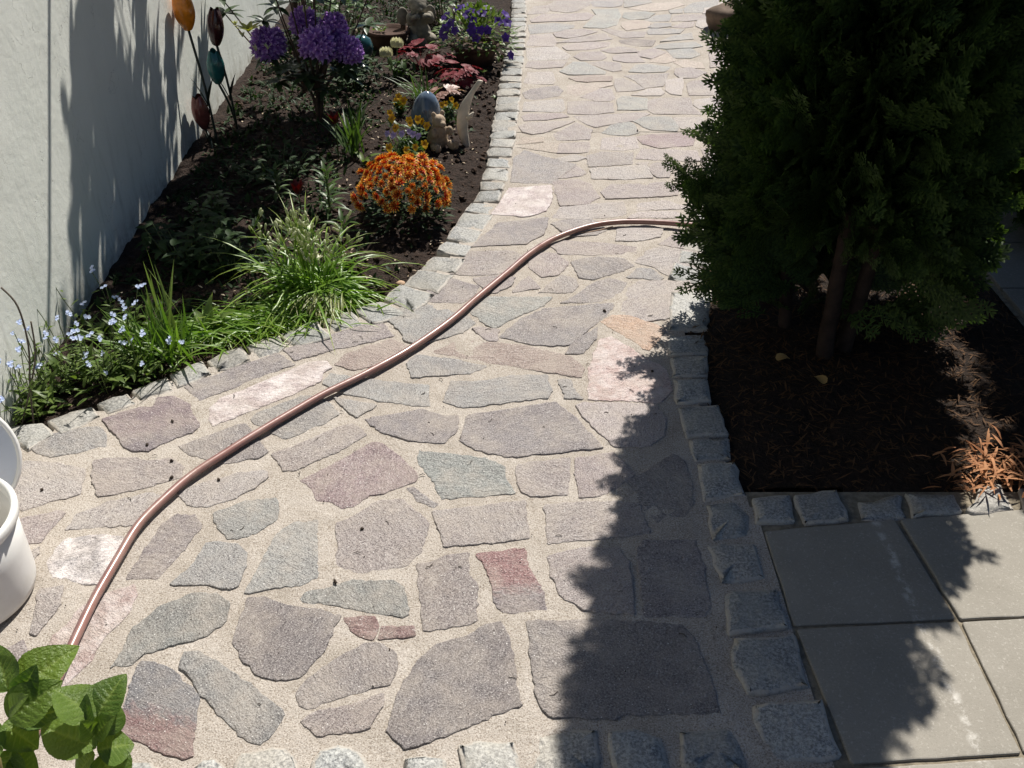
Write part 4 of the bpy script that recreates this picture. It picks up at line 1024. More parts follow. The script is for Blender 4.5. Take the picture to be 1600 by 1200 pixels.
# dry litter under the tree
M_LIT = leafmat('dry_litter', (0.045, 0.024, 0.013), (0.14, 0.075, 0.036), 0.1, 0.8, 0.15)
l_ = MB(); n = 0
while n < 5200:
    x, y = random.uniform(.58, 1.72), random.uniform(1.93, 3.9)
    if not inside(TREE_POLY, x, y): continue
    n += 1
    d = rdir(random.uniform(-.25, .45)); strip(l_, (x, y, z_tree(x, y) + .006), d, random.uniform(.015, .05), random.uniform(.002, .007), random.uniform(-.4, .8), 2, 'lance', two=True)
tag(l_.build('bark_litter', M_LIT), 'brown dry twigs and needles covering the soil under the conifer', 'litter', kind='stuff')
M_FROND = leafmat('dry_frond', (0.30, 0.12, 0.05), (0.5, 0.25, 0.12), 0.2, 0.7, 0.2)
d_ = MB()
for k in range(220):
    u, w = random.gauss(0, .075), random.gauss(0, .05)
    d = rdir(random.uniform(-.2, .7)); strip(d_, (1.36 + u, 2.0 + w, .012 + random.uniform(0, .035)), d, random.uniform(.03, .08), random.uniform(.004, .01), random.uniform(.2, 1.2), 3, 'lance', .5)
for k in range(26):
    d = rdir(random.uniform(-.2, .3)); strip(d_, (1.22 + random.gauss(0, .03), 1.925 + random.gauss(0, .025), .02), d, random.uniform(.03, .06), random.uniform(.003, .008), .7, 3, 'lance', .5)
tag(d_.build('dry_fronds', M_FROND), 'reddish brown pile of dead conifer fronds at the sunny edge of the tree bed', 'litter', kind='stuff')
# curled yellow leaves lying in the shade below the trunk
M_YLEAF = leafmat('fallen_yellow', (0.42, 0.27, 0.10), (0.55, 0.36, 0.14), 0.2, 0.6)
for (x, y, a, lb) in ((.845, 2.55, .4, 'curled yellow fallen leaf lying left of the trunk under the conifer'), (.96, 2.42, 1.9, 'smaller fallen yellow leaf nearer the front under the conifer')):
    t_ = MB(); strip(t_, (0, 0, 0), (cos(a), sin(a), .25), .05, .035, .9, 5, 'ovate', .6)
    o = t_.build('fallen_leaf', M_YLEAF); o.location = (x, y, z_tree(x, y) + .015); tag(o, lb, 'leaf', 'fallen leaves under the conifer')

# ---------------------------------------------------------------- hose
def hose_material():
    m = NT('hose_rubber')
    v = m.attr('v').outputs['Fac']; r = m.attr('r').outputs['Fac']
    co = m.n('TexCoord').outputs['Object']
    st = m.ramp(v, [(0.0, (0.30, 0.155, 0.13)), (0.24, (0.30, 0.155, 0.13)), (0.26, (0.19, 0.095, 0.09)), (0.5, (0.19, 0.095, 0.09)), (0.52, (0.34, 0.18, 0.15)), (0.76, (0.34, 0.18, 0.15)), (0.78, (0.21, 0.105, 0.095))])
    c = m.mixc(m.ramp(m.noise(co, 22, 5, .7), [(0.45, 0), (0.75, 0.5)]), st, (0.36, 0.27, 0.22))
    return m.fin(c, m.ramp(m.noise(co, 15, 4), [(0.35, 0.22), (0.7, 0.45)]), m.bump(m.noise(co, 90, 3), 0.12, 0.002), 0.55)
M_HOSE = hose_material()
hp = []
for p in crom([(x, y, 0) for x, y in HOSE] + [(1.62, 3.95, 0), (1.9, 4.4, 0)], 8):
    hp.append(Vector((p.x + .002 * noise.noise(p * 7), p.y, 0.0185 + 0.0035 * max(0, noise.noise(p * 4.1)))))
h_ = MB(); vs_ = []; fs = []; vv = []; n = 20
for i, p in enumerate(hp):
    d = (hp[min(i + 1, len(hp) - 1)] - hp[max(i - 1, 0)]).normalized(); s = d.cross(Vector((0, 0, 1))).normalized(); b = s.cross(d)
    for k in range(n):
        a = 2 * pi * k / n; rr = 0.0108 + 0.00035 * cos(a * 10)
        vs_.append(p + s * cos(a) * rr + b * sin(a) * rr); vv.append(k / n)
    if i:
        for k in range(n): fs.append(((i - 1) * n + k, (i - 1) * n + (k + 1) % n, i * n + (k + 1) % n, i * n + k))
h_.add(vs_, fs, vv, .5)
hose = empty('garden_hose', (hp[60].x, hp[60].y, 0))
o = h_.build('tubing', M_HOSE, hose); o.location = (-hp[60].x, -hp[60].y, 0)
q = min(hp, key=lambda p: abs(p.x - .34) + abs(p.y - 3.62)); i = hp.index(q)
t_ = MB(); tube(t_, [hp[i - 4] + Vector((0, -.012, -.012)), hp[i - 2] + Vector((0, -.022, -.014)), hp[i + 1] + Vector((0, -.024, -.014)), hp[i + 4] + Vector((0, -.012, -.012))], .0022, 6)
o = t_.build('loose_strip', plain('loose_strip', (0.45, 0.30, 0.2), .5), hose); o.location = (-hp[60].x, -hp[60].y, 0)
tag(hose, 'reddish brown garden hose snaking over the stone path from the conifer to lower left', 'hose')

# ---------------------------------------------------------------- bucket and its lid
def plastic(name, c, rough=.35):
    m = NT(name); co = m.n('TexCoord').outputs['Object']
    d = m.ramp(m.noise(co, 9, 6, .7), [(.5, 0), (.8, .35)])
    c2 = m.mixc(d, c, (.52, .47, .40))
    return m.fin(c2, rough, m.bump(m.noise(co, 60, 3), .05, .003), .5)
M_WHITE = plastic('white_plastic', (.78, .77, .74)); M_BLACK = plain('black_plastic', (.02, .02, .022), .35)
bk = empty('white_bucket', (-1.283, 1.56, 0.008))
t_ = MB(); lathe(t_, [(0, .0), (.150, .0), (.158, .004), (.161, .02), (.163, .12), (.166, .213), (.160, .214), (.157, .12), (.154, .03), (0, .028)], 56); t_.build('body', M_WHITE, bk)
t_ = MB(); lathe(t_, [(.158, .205), (.160, .222), (.165, .229), (.172, .229), (.176, .222), (.175, .205), (.168, .198), (.161, .200), (.158, .205)], 56); t_.build('rim', M_WHITE, bk)
t_ = MB(); lathe(t_, [(0, .074), (.08, .075), (.154, .073)], 40); t_.build('dirty_water', plain('grey_brown_water', (.30, .25, .19), .15, .5, .2, 12, .05), bk)
t_ = MB(); tube(t_, crom([(.02, .172, .2), (.045, .185, .24), (.07, .17, .275), (.06, .12, .29)], 5), .012, 8); t_.build('handle', M_BLACK, bk)
tag(bk, 'white plastic bucket cut by the left edge of the picture', 'bucket')
ld = empty('bucket_lid', (-1.365, 1.79, 0.01)); ld.rotation_euler = (radians(-62), radians(4), radians(14))
ld.rotation_euler = (radians(62), 0, radians(30))
M_LID = plastic('bluish_lid', (.62, .66, .74), .3)
t_ = MB(); lathe(t_, [(0, .0), (.15, .0), (.150, .002)], 48, mat=Matrix.Translation((0, .165, 0))); lathe(t_, [(0, .004), (.145, .004)], 48, mat=Matrix.Translation((0, .165, 0))); t_.build('disc', M_LID, ld)
t_ = MB(); lathe(t_, [(.145, -.004), (.145, .010), (.150, .014), (.156, .012), (.157, -.002), (.152, -.008), (.145, -.004)], 48, mat=Matrix.Translation((0, .165, 0))); t_.build('rim', M_WHITE, ld)
tag(ld, 'round bluish white plastic lid leaning behind the white bucket', 'lid')
# ---------------------------------------------------------------- flower bed
def zb(x, y): return z_bed(x, y)
def plant(name, x, y, label, cat='plant', group=None, dz=0.0):
    return tag(empty(name, (x, y, zb(x, y) + dz)), label, cat, group)
def dup(name, me, parent, loc, rot, sc=1.0):
    o = link(name, me, parent); o.location = loc; o.rotation_euler = rot; o.scale = (sc, sc, sc) if not isinstance(sc, tuple) else sc
    return o
def aim(d, roll=0.0):
    return (V(d).to_track_quat('Z', 'Y').to_matrix() @ Matrix.Rotation(roll, 3, 'Z')).to_euler()
def remesh(name, mb, mat, parent, voxel=.006, smooth=3):
    me = mb.mesh(name, mat); o = bpy.data.objects.new(name, me); COL.objects.link(o)
    m = o.modifiers.new('r', 'REMESH'); m.mode = 'VOXEL'; m.voxel_size = voxel; m.use_smooth_shade = True
    s = o.modifiers.new('s', 'SMOOTH'); s.iterations = smooth; s.factor = .6
    dg = bpy.context.evaluated_depsgraph_get(); me2 = bpy.data.meshes.new_from_object(o.evaluated_get(dg))
    bpy.data.objects.remove(o); me2.name = name
    if not me2.materials: me2.materials.append(mat)
    return link(name, me2, parent)

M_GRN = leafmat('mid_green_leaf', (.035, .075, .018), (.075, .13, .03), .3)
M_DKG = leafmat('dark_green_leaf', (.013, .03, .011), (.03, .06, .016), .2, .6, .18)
M_LTG = leafmat('light_green_leaf', (.09, .15, .03), (.16, .22, .06), .35)
M_STEM = leafmat('green_stem', (.06, .09, .03), (.1, .13, .04), .1)
M_WOOD = plain('twig_bark', (.09, .06, .045), .85, .2, .4)

# --- glazed flower stakes by the wall
def glaze(name, c, rough=.18):
    return plain(name, c, rough, .55, .3, 30, .15, 60)
M_STK = plain('dark_stake', (.02, .03, .022), .4)
def bloom_mesh(name, r, h, mat, tips=True, twist=0.0):
    b = MB(); n = 30; rows = 12; vs_ = []; fs = []; vv = []
    for i in range(rows + 1):
        t = i / rows
        for k in range(n):
            a = 2 * pi * k / n + twist * t
            rr = r * (sin(pi * min(1, .08 + t * .80)) ** .7) * (1 + .05 * cos(3 * a) * t)
            z = h * t + (h * .10 * abs(cos(1.5 * a)) * max(0, t - .6) / .4 if tips else 0)
            vs_.append((rr * cos(a), rr * sin(a), z)); vv.append(t)
        if i:
            for k in range(n): fs.append(((i - 1) * n + k, (i - 1) * n + (k + 1) % n, i * n + (k + 1) % n, i * n + k))
    b.add(vs_, fs, vv); return b.mesh(name, mat)
stakes = [
    ('orange', (-1.40, 4.40), (-1.455, 4.45, .53), .047, .17, glaze('orange_glaze', (.75, .24, .02)), 'orange glazed tulip on a dark stake, tallest of those by the wall'),
    ('darkred', (-1.36, 4.62), (-1.385, 4.60, .42), .038, .155, glaze('maroon_glaze', (.045, .012, .014)), 'very dark maroon glazed tulip on a stake by the wall'),
    ('teal', (-1.37, 4.66), (-1.415, 4.62, .235), .042, .15, glaze('teal_glaze', (.02, .13, .13)), 'teal glazed tulip bud on a stake by the wall'),
    ('redbrown', (-1.41, 4.33), (-1.455, 4.42, .085), .040, .15, glaze('redbrown_glaze', (.20, .055, .045)), 'reddish brown glazed tulip bud, lowest of those by the wall')]
for nm, (bx, by), top, r, h, mat, lab in stakes:
    st = tag(empty('flower_stake', (bx, by, zb(bx, by))), lab, 'garden stake', 'glazed tulip stakes along the wall')
    tv = V(top) - V(st.location); t_ = MB(); pts = crom([(0, 0, -.02), tv * .5 + Vector((.008, 0, 0)), tv], 5)
    tube(t_, pts, .006, 7); t_.build('stem', M_STK, st)
    o = link('bloom', bloom_mesh('bloom', r, h, mat, twist=.25), st); o.location = tv; o.rotation_euler = (0, -.12, random.uniform(0, 3))
    t_ = MB()
    for k in range(5): strip(t_, tv + Vector((0, 0, -.004)), (cos(k * 1.257), sin(k * 1.257), 1.1), .045, .03, -.6, 3, 'lance', -.3)
    t_.build('calyx', M_STK, st)
    if nm in ('orange', 'darkred', 'redbrown'):
        t_ = MB()
        for s in (-1, 1): strip(t_, tv * .35, (s * .32, -.12, 1), .15 if nm != 'redbrown' else .06, .026, .35, 6, 'lance', .4)
        t_.build('leaf', M_STK, st)

# --- small tree whose crown stays above the frame and dapples the wall
M_TLEAF = leafmat('garden_tree_leaf', (.03, .06, .015), (.07, .12, .03), .3)
gt = tag(empty('small_tree', (-1.12, 5.15, 0)), 'slender small tree with leafy crown over the back of the flower bed', 'tree')
t_ = MB(); tube(t_, crom([(0, 0, -.03), (.01, -.02, .5), (.05, -.04, 1.0), (.1, -.05, 1.5), (.12, -.05, 2.0)], 5), [.017] * 8 + [.014] * 6 + [.011] * 4 + [.008] * 3, 8); t_.build('trunk', M_WOOD, gt)
lf = MB()
for k in range(230):
    c = Vector((random.gauss(.22, .26), random.gauss(-.1, .48), random.gauss(1.75, .28)))
    if c.z < 1.2 or c.x < -.28 or c.x > .66 or c.y < -1.2 + (c.z - 1.5) * .5: continue
    if c.x < .34 and not (-.86 < c.y < -.42) and random.random() < .84: continue
    tw = MB(); tube(tw, crom([(.08, -.04, max(.9, c.z - .55)), V(.1, -.05, c.z - .3).lerp(c, .4), c], 3), [.006, .005, .005, .004, .003, .003, .002], 5); tw.build('branch', M_WOOD, gt)
    for j in range(30):
        d = rdir(random.uniform(-.5, .8)); strip(lf, c + rdir() * random.uniform(0, .12), d, random.uniform(.06, .1), random.uniform(.03, .048), random.uniform(.2, .9), 3, 'ovate', .2)
lf.build('crown', M_TLEAF, gt)

# --- rhododendron
M_RHL = leafmat('rhododendron_leaf', (.018, .038, .015), (.05, .085, .028), .15, .35, .5)
M_PUR = leafmat('purple_petal', (.24, .10, .42), (.46, .24, .62), .4, .5, .3, base=(.28, .10, .42), tip=(.72, .50, .80), tcol=(1.1, .9, 1.3))
rh = plant('rhododendron', -.97, 4.72, 'rhododendron bush with purple flower heads by the wall', 'shrub')
wood = MB(); lv = MB(); heads = []
for (x, y, z, r) in [(-.925, 4.66, .40, .105), (-1.02, 4.86, .455, .085), (-1.19, 4.80, .37, .10), (-.79, 4.72, .36, .085), (-.865, 4.80, .45, .08)]:
    heads.append((Vector((x + .97, y - 4.72, z - rh.location.z)), r))
def truss(r):
    b = MB()
    for k in range(74):
        ph = math.acos(1 - 1.75 * (k + .5) / 74); a = k * 2.39996
        d = Vector((sin(ph) * cos(a), sin(ph) * sin(a), cos(ph)))
        c = d * r * random.uniform(.5, .74); s0 = d.cross(Vector((.3, .5, .2))).normalized()
        for j in range(5):
            s = Matrix.Rotation(j * 1.2566 + k, 3, d) @ s0
            strip(b, c, d * .75 + s * .9, r * .34, r * .24, 0, 3, 'ovate', .3, side=d.cross(s).normalized(), r=random.random())
    return b.mesh('flower_head', M_PUR)
tm = [truss(1.0) for _ in range(2)]
for i, (c, r) in enumerate(heads):
    dup('flower_head', tm[i % 2], rh, c, (random.uniform(-.4, .1), random.uniform(-.3, .3), random.uniform(0, 6)), r)
    tube(wood, crom([(.012 * (i % 2), 0, -.02), V(c.x * .12 + .01 * (i % 2), c.y * .12, .15), c * .7 + Vector((0, 0, .02)), c], 4), [.010] * 4 + [.007] * 4 + [.004] * 4 + [.003], 6)
    for j in range(10):
        a = j * .66; strip(lv, c + Vector((0, 0, -.045)), (cos(a), sin(a), random.uniform(-.5, .0)), random.uniform(.08, .12), .036, .5, 4, 'lance', .22)
for k in range(16):
    a = k * 2.4; c = Vector((.17 * cos(a), .10 * sin(a) - .02, random.uniform(.20, .33)))
    for j in range(7):
        b_ = j * .9 + k; strip(lv, c, (cos(b_), sin(b_), random.uniform(-.3, .4)), random.uniform(.07, .11), .034, .5, 4, 'lance', .22)
for k in range(30):
    c = Vector((random.gauss(.0, .2), random.gauss(.12, .18), random.uniform(.28, .75)))
    if c.z < .56 and c.y < .12: continue
    tube(wood, [(c.x * .15, c.y * .15, .16), c * .7, c], [.006, .004, .003], 5)
    for j in range(9):
        a = j * .7 + k; strip(lv, c, (cos(a), sin(a), random.uniform(-.2, .5)), random.uniform(.08, .12), .035, .5, 4, 'lance', .22)
wood.build('stem', M_WOOD, rh); lv.build('foliage', M_RHL, rh)
M_BUD = leafmat('pale_bud', (.55, .55, .38), (.7, .68, .5), .3)
for (x, z, y) in [(-.32, .42, .0), (-.26, .36, -.02), (-.2, .37, -.03), (-.36, .46, .05), (.07, .50, .0), (-.02, .52, .05)]:
    t_ = MB()
    for k in range(4): strip(t_, (x, y, z), rdir(.9), .035, .014, -.2, 3, 'ovate', .4)
    t_.build('new_shoot', M_BUD, rh)
M_YG = leafmat('yellow_green_leaf', (.26, .28, .04), (.36, .34, .05), .35)
t_ = MB()
for k in range(8): a = k * .8; strip(t_, (-.29, .02, .44), (cos(a), sin(a), .6), .08, .026, .4, 4, 'lance', .3)
t_.build('young_leaf', M_YG, rh)

# --- orange and yellow chrysanthemum
M_MUM = leafmat('mum_petal', (.36, .014, .006), (.52, .045, .008), .22, .5, .25, base=(.16, .008, .005), tip=(.88, .58, .10), tcol=(1.2, .8, .4), t0=.66, tw=.18)
mum = plant('chrysanthemum', -.43, 3.60, 'round cushion chrysanthemum covered in orange red flowers with yellow tips', 'flower')
def mum_flower():
    b = MB()
    for ring, (n, el, L) in enumerate([(13, .25, 1.0), (11, .65, .9), (8, 1.0, .7), (5, 1.35, .5)]):
        for k in range(n):
            a = 2 * pi * k / n + ring * .4 + random.uniform(-.1, .1)
            strip(b, (0, 0, .05 * ring), (cos(a) * cos(el), sin(a) * cos(el), sin(el)), L * random.uniform(.85, 1.1), .27, .1, 3, 'spoon', .5, r=random.random())
    return b.mesh('flower', M_MUM)
mf = [mum_flower() for _ in range(3)]
ga = 2.39996
for k in range(124):
    if noise.noise((k * .37, 2.2, 0)) > .42: continue
    t = (k + .5) / 124; ph = math.acos(1 - t * 1.02); a = k * ga
    d = Vector((sin(ph) * cos(a), sin(ph) * sin(a), cos(ph))); wob = 1 + .24 * noise.noise((d.x * 2.6, d.y * 2.6, 1.7)) + .08 * noise.noise((d.x * 7, d.y * 7, 4.7))
    c = Vector((d.x * .195 * wob, d.y * .17 * wob, .115 + d.z * .145 * wob)) + rdir() * .006
    dup('flower', mf[k % 3], mum, c, aim(d + rdir() * .5, random.uniform(0, 6)), random.uniform(.019, .034))
lv = MB()
for k in range(420):
    a = random.uniform(0, 2 * pi); r = .18 * math.sqrt(random.random()); z = random.uniform(.0, .17)
    strip(lv, (r * cos(a), r * sin(a) * .9, z), V(cos(a), sin(a), random.uniform(-.1, .8)), random.uniform(.03, .05), .02, .5, 3, 'ovate', .2)
lv.build('foliage', M_DKG, mum); mum.scale = (.93, .93, .95)

# --- garden ornaments
M_EGG = glaze('blue_glaze', (.10, .14, .20), .12)
eg = tag(empty('glazed_egg', (-.425, 4.52, zb(-.425, 4.52) - .005)), 'glossy blue grey ceramic egg standing behind the beige animal figure', 'ornament')
t_ = MB(); lathe(t_, [(.0001, .0), (.03, .006), (.055, .03), (.067, .07), (.066, .105), (.055, .145), (.036, .175), (.018, .188), (.0001, .192)], 32); o = t_.build('shell', M_EGG, eg); o.rotation_euler = (.1, .12, 0); o.scale = (1.08, 1.08, 1.15)
M_SAND = plain('sandstone', (.40, .31, .22), .8, .25, .35, 25, .5, 90)
fg = tag(empty('animal_figurine', (-.345, 4.40, zb(-.345, 4.40) - .005)), 'small beige stone animal figure sitting beside the blue egg', 'figurine')
t_ = MB()
for c, r in [((0, .02, .055), (.06, .055, .06)), ((.0, .0, .10), (.046, .042, .05)), ((-.004, -.012, .155), (.038, .036, .034)), ((-.002, -.048, .147), (.02, .02, .017)), ((-.028, .0, .188), (.014, .010, .016)), ((.024, .0, .188), (.014, .010, .016)),
             ((.05, -.03, .10), (.018, .022, .026)), ((-.048, -.028, .10), (.018, .022, .026)), ((.05, -.05, .03), (.024, .045, .024)), ((-.05, -.05, .03), (.024, .045, .024)), ((.055, -.085, .04), (.019, .015, .024)), ((-.055, -.085, .04), (.019, .015, .024)), ((0, .075, .05), (.022, .03, .05))]:
    blob(t_, c, r, 12, 8)
o = remesh('body', t_, M_SAND, fg, .0042, 1); fg.rotation_euler = (0, 0, .55); fg.scale = (.88, .88, .92)
M_HORN = plain('bleached_wood', (.62, .56, .46), .7, .3, .3, 14, .5, 60)
hn = tag(empty('driftwood_horn', (-.215, 4.47, zb(-.215, 4.47) + .005)), 'pale curved horn of bleached wood standing upright beside the path', 'ornament')
t_ = MB(); pts = crom([(-.005, 0, 0), (-.022, 0, .09), (-.015, .005, .17), (.015, .01, .24), (.068, .015, .315)], 7); n = len(pts)
vs_ = []; fs = []
for i, p in enumerate(pts):
    t = i / (n - 1); w = .015 + .014 * sin(pi * min(1, t * 1.25)) - .003 * t; dpt = .014 * (1 - .4 * t)
    for k in range(10):
        a = 2 * pi * k / 10; vs_.append(p + Vector((cos(a) * w, sin(a) * dpt, cos(a) * w * -.25 * t)))
    if i:
        for k in range(10): fs.append(((i - 1) * 10 + k, (i - 1) * 10 + (k + 1) % 10, i * 10 + (k + 1) % 10, i * 10 + k))
fs.append(tuple(range((n - 1) * 10, n * 10))); t_.add(vs_, fs)
t_.build('shaft', M_HORN, hn)
t_ = MB(); tube(t_, [(.0, 0, .14), (.022, 0, .155), (.032, -.002, .17)], [.014, .010, .003], 8); t_.build('spur', M_HORN, hn)
M_GREY = plain('weathered_stone', (.26, .235, .19), .85, .25, .45, 30, .6, 80)
ch = tag(empty('stone_figure', (-.57, 6.08, zb(-.57, 6.08))), 'small weathered stone cherub statue at the back of the bed', 'statue')
t_ = MB()
for c, r in [((0, 0, .02), (.075, .065, .03)), ((0, 0, .07), (.06, .05, .06)), ((0, .0, .135), (.048, .04, .05)), ((0, -.005, .205), (.042, .042, .042)), ((0, .01, .225), (.047, .045, .036)), ((0, -.046, .198), (.01, .01, .01)), ((.05, -.025, .15), (.02, .024, .034)), ((-.05, -.025, .15), (.02, .024, .034)),
             ((.026, -.052, .165), (.024, .018, .016)), ((-.026, -.052, .165), (.024, .018, .016)), ((.045, -.05, .05), (.026, .045, .026)), ((-.045, -.05, .05), (.026, .045, .026)), ((.07, .04, .15), (.03, .012, .05)), ((-.07, .04, .15), (.03, .012, .05))]:
    blob(t_, c, r, 12, 8)
remesh('body', t_, M_GREY, ch, .005, 1); ch.rotation_euler = (0, 0, .35); ch.scale = (1.25, 1.25, 1.12)
M_TEAL = glaze('dark_teal_glaze', (.02, .075, .085), .15)
bl = tag(empty('glazed_ball', (-.86, 5.62, zb(-.86, 5.62))), 'dark teal glazed ball on a foot behind the rhododendron blooms', 'ornament')
t_ = MB(); lathe(t_, [(.0001, .0), (.035, .0), (.03, .02), (.02, .03), (.045, .045), (.062, .08), (.064, .11), (.05, .15), (.02, .17), (.0001, .172)], 28); t_.build('ball', M_TEAL, bl)
M_TERRA = plain('old_terracotta', (.075, .04, .028), .8, .25, .4, 20, .4, 70)
def pot(name, x, y, r, h, label, mat=None):
    p = tag(empty(name, (x, y, zb(x, y) - .01)), label, 'pot'); t = MB()
    lathe(t, [(.0001, 0), (r * .72, 0), (r * .95, h * .8), (r * .95, h * .82), (r * 1.04, h * .82), (r * 1.05, h), (r * .95, h), (r * .9, h * .84), (.0001, h * .84)], 36); t.build('body', mat or M_TERRA, p); return p
pot('flower_pot', -.75, 6.0, .125, .115, 'shallow dark pot with a pale rim left of the stone cherub')
pot('flower_pot', -.215, 5.78, .135, .125, 'dark terracotta pot holding the purple petunias beside the path')
sp = plant('pot_seedling', -.80, 6.0, 'bright green seedling growing in the shallow dark pot', dz=.09)
t_ = MB()
for k in range(9): a = k * .7; strip(t_, (random.gauss(0, .02), random.gauss(0, .02), 0), (cos(a), sin(a), .7), .05, .018, .6, 3, 'ovate', .2)
t_.build('foliage', M_LTG, sp)

# --- petunias
M_VIO = leafmat('violet_petal', (.055, .022, .20), (.11, .045, .32), .3, .5, .3, tcol=(.9, .7, 1.3))
pe = plant('petunia', -.215, 5.78, 'deep violet petunias with lime green leaves in a dark pot', 'flower', dz=.09)
def pet_flower():
    b = MB()
    for k in range(5):
        a = k * 1.2566; strip(b, (0, 0, 0), (cos(a), sin(a), .35), 1, 1.05, .5, 4, 'ovate', .12)
    tube(b, [(0, 0, -.9), (0, 0, -.3), (0, 0, .05)], [.1, .16, .35], 7, cap=False)
    return b.mesh('flower', M_VIO)
pm = pet_flower(); lv = MB()
for k in range(24):
    d = Vector((random.gauss(0, .8), random.gauss(-.5, .6), random.uniform(.2, 1))).normalized()
    c = Vector((d.x * .25, d.y * .2, .06 + d.z * .17)); dup('flower', pm, pe, c, aim(d + Vector((0, -.4, .2)), random.uniform(0, 6)), random.uniform(.026, .034))
dup('flower', pm, pe, (.185, -.12, .17), aim((.4, -.6, .7)), .034); dup('flower', pm, pe, (.205, -.16, .0), aim((.7, -.6, .3)), .03)
for k in range(620):
    d = rdir(random.uniform(-.2, 1.4)); rr = random.random() ** .4
    c = Vector((d.x * .25 * rr, d.y * .2 * rr, .03 + d.z * .2 * rr)); strip(lv, c, d + rdir() * .5, random.uniform(.03, .05), random.uniform(.018, .026), .5, 3, 'ovate', .15)
lv.build('foliage', M_LTG, pe)

# --- heuchera and white button flowers
M_RED = leafmat('heuchera_leaf', (.11, .010, .018), (.20, .03, .04), .25, .55, .2, base=(.24, .06, .065), tcol=(1.4, .6, .6))
def heuchera(x, y, lab, n, spread, hgt, mat=None):
    p = plant('heuchera', x, y, lab, 'plant', 'red leaved heucheras'); st = MB(); me = []
    for v in range(2):
        b = MB()
        for k in range(5):
            a = (k - 2) * .62; strip(b, (0, 0, 0), (sin(a), cos(a), .1), 1 - .1 * abs(k - 2), .62, .35, 4, 'ovate', .2)
        me.append(b.mesh('leaf', mat or M_RED))
    for k in range(n):
        a = k * 2.4; r = spread * math.sqrt((k + .5) / n); c = Vector((r * cos(a), r * sin(a) * .8, hgt * random.uniform(.5, 1.05) * (1 - .4 * k / n)))
        dup('leaf', me[k % 2], p, c, (random.uniform(-.5, .1), random.uniform(-.4, .4), a - pi / 2 + random.uniform(-.5, .5)), random.uniform(.05, .075))
        tube(st, [(c.x * .2, c.y * .2, 0), c], .002, 4)
    st.build('stem', M_RED, p)
heuchera(-.50, 5.55, 'dark red leaved plant growing right beside the white button flowers', 15, .15, .17)
heuchera(-.30, 5.28, 'red leaved plant with paler pinkish leaves behind the wooden horn', 15, .13, .13)
M_PINKBR = leafmat('faded_leaf', (.25, .13, .11), (.42, .27, .22), .25)
heuchera(-.36, 5.10, 'low faded pinkish brown leafed plant between the horn and the egg', 9, .07, .05, M_PINKBR)
M_CREAM = leafmat('cream_petal', (.62, .60, .42), (.74, .72, .56), .3, tcol=(1.1, 1.1, .9))
wf = plant('ranunculus', -.65, 5.42, 'plant with two round creamy white double flowers beside dark red leaves', 'flower')
b = MB()
for ring in range(6):
    el = -.2 + ring * .3
    for k in range(12 - ring): a = k * 2 * pi / (12 - ring) + ring; strip(b, V(cos(a) * cos(el), sin(a) * cos(el), sin(el)) * .55, (cos(a) * .6, sin(a) * .6, .8), .6, .5, -1.2, 3, 'ovate', -.3)
me = b.mesh('flower', M_CREAM); st = MB(); lv = MB()
for c in ((.02, -.05, .19), (-.03, -.14, .165)):
    dup('flower', me, wf, c, (-.3, .2, random.uniform(0, 3)), .045); tube(st, [(0, 0, 0), c], .003, 5)
for k in range(60): strip(lv, (random.gauss(.03, .04), random.gauss(-.02, .04), random.uniform(.0, .1)), rdir(random.uniform(0, 1)), .05, .022, .6, 3, 'ovate', .2)
st.build('stem', M_STEM, wf); lv.build('foliage', M_GRN, wf)

# --- strappy tufts
def tuft(name, x, y, lab, n, L, W, spread, mat, droop=(.5, 1.4), r0=.03, seg=6, group=None, el=(.5, 1.3), lean=(0, 0)):
    p = plant(name, x, y, lab, 'plant', group); b = MB()
    for k in range(n):
        a = random.uniform(0, 2 * pi); e = random.uniform(*el)
        d = V(cos(a) * cos(e) * spread + lean[0], sin(a) * cos(e) * spread + lean[1], sin(e))
        strip(b, (random.gauss(0, r0), random.gauss(0, r0), -.005), d, L * random.uniform(.6, 1.1), W * random.uniform(.7, 1.2), random.uniform(*droop), seg, 'blade', .35)
    b.build('blades', mat, p); return p
tuft('narcissus_leaves', -.475, 5.0, 'green tuft of strap leaves directly behind the blue egg', 34, .22, .012, 1.0, M_GRN, (.6, 1.8))
tuft('iris_leaves', -.73, 4.28, 'upright tuft of narrow leaves left of the yellow violas', 26, .27, .014, .55, M_GRN, (.2, .9), .022)
tuft('grass_tuft', -.78, 4.62, 'thin tuft of leaves in front of the rhododendron stem', 22, .24, .008, .9, M_DKG, (.4, 1.5))
ir = plant('broad_leaf_shoot', -.68, 4.18, 'single broad light green leaf at the foot of the narrow tuft'); t_ = MB()
for a, L in ((.2, .1), (2.2, .09), (-1.0, .075)): strip(t_, (0, 0, 0), (cos(a), sin(a), .8), L, .03, .9, 6, 'lance', .35)
t_.build('leaf', M_LTG, ir)

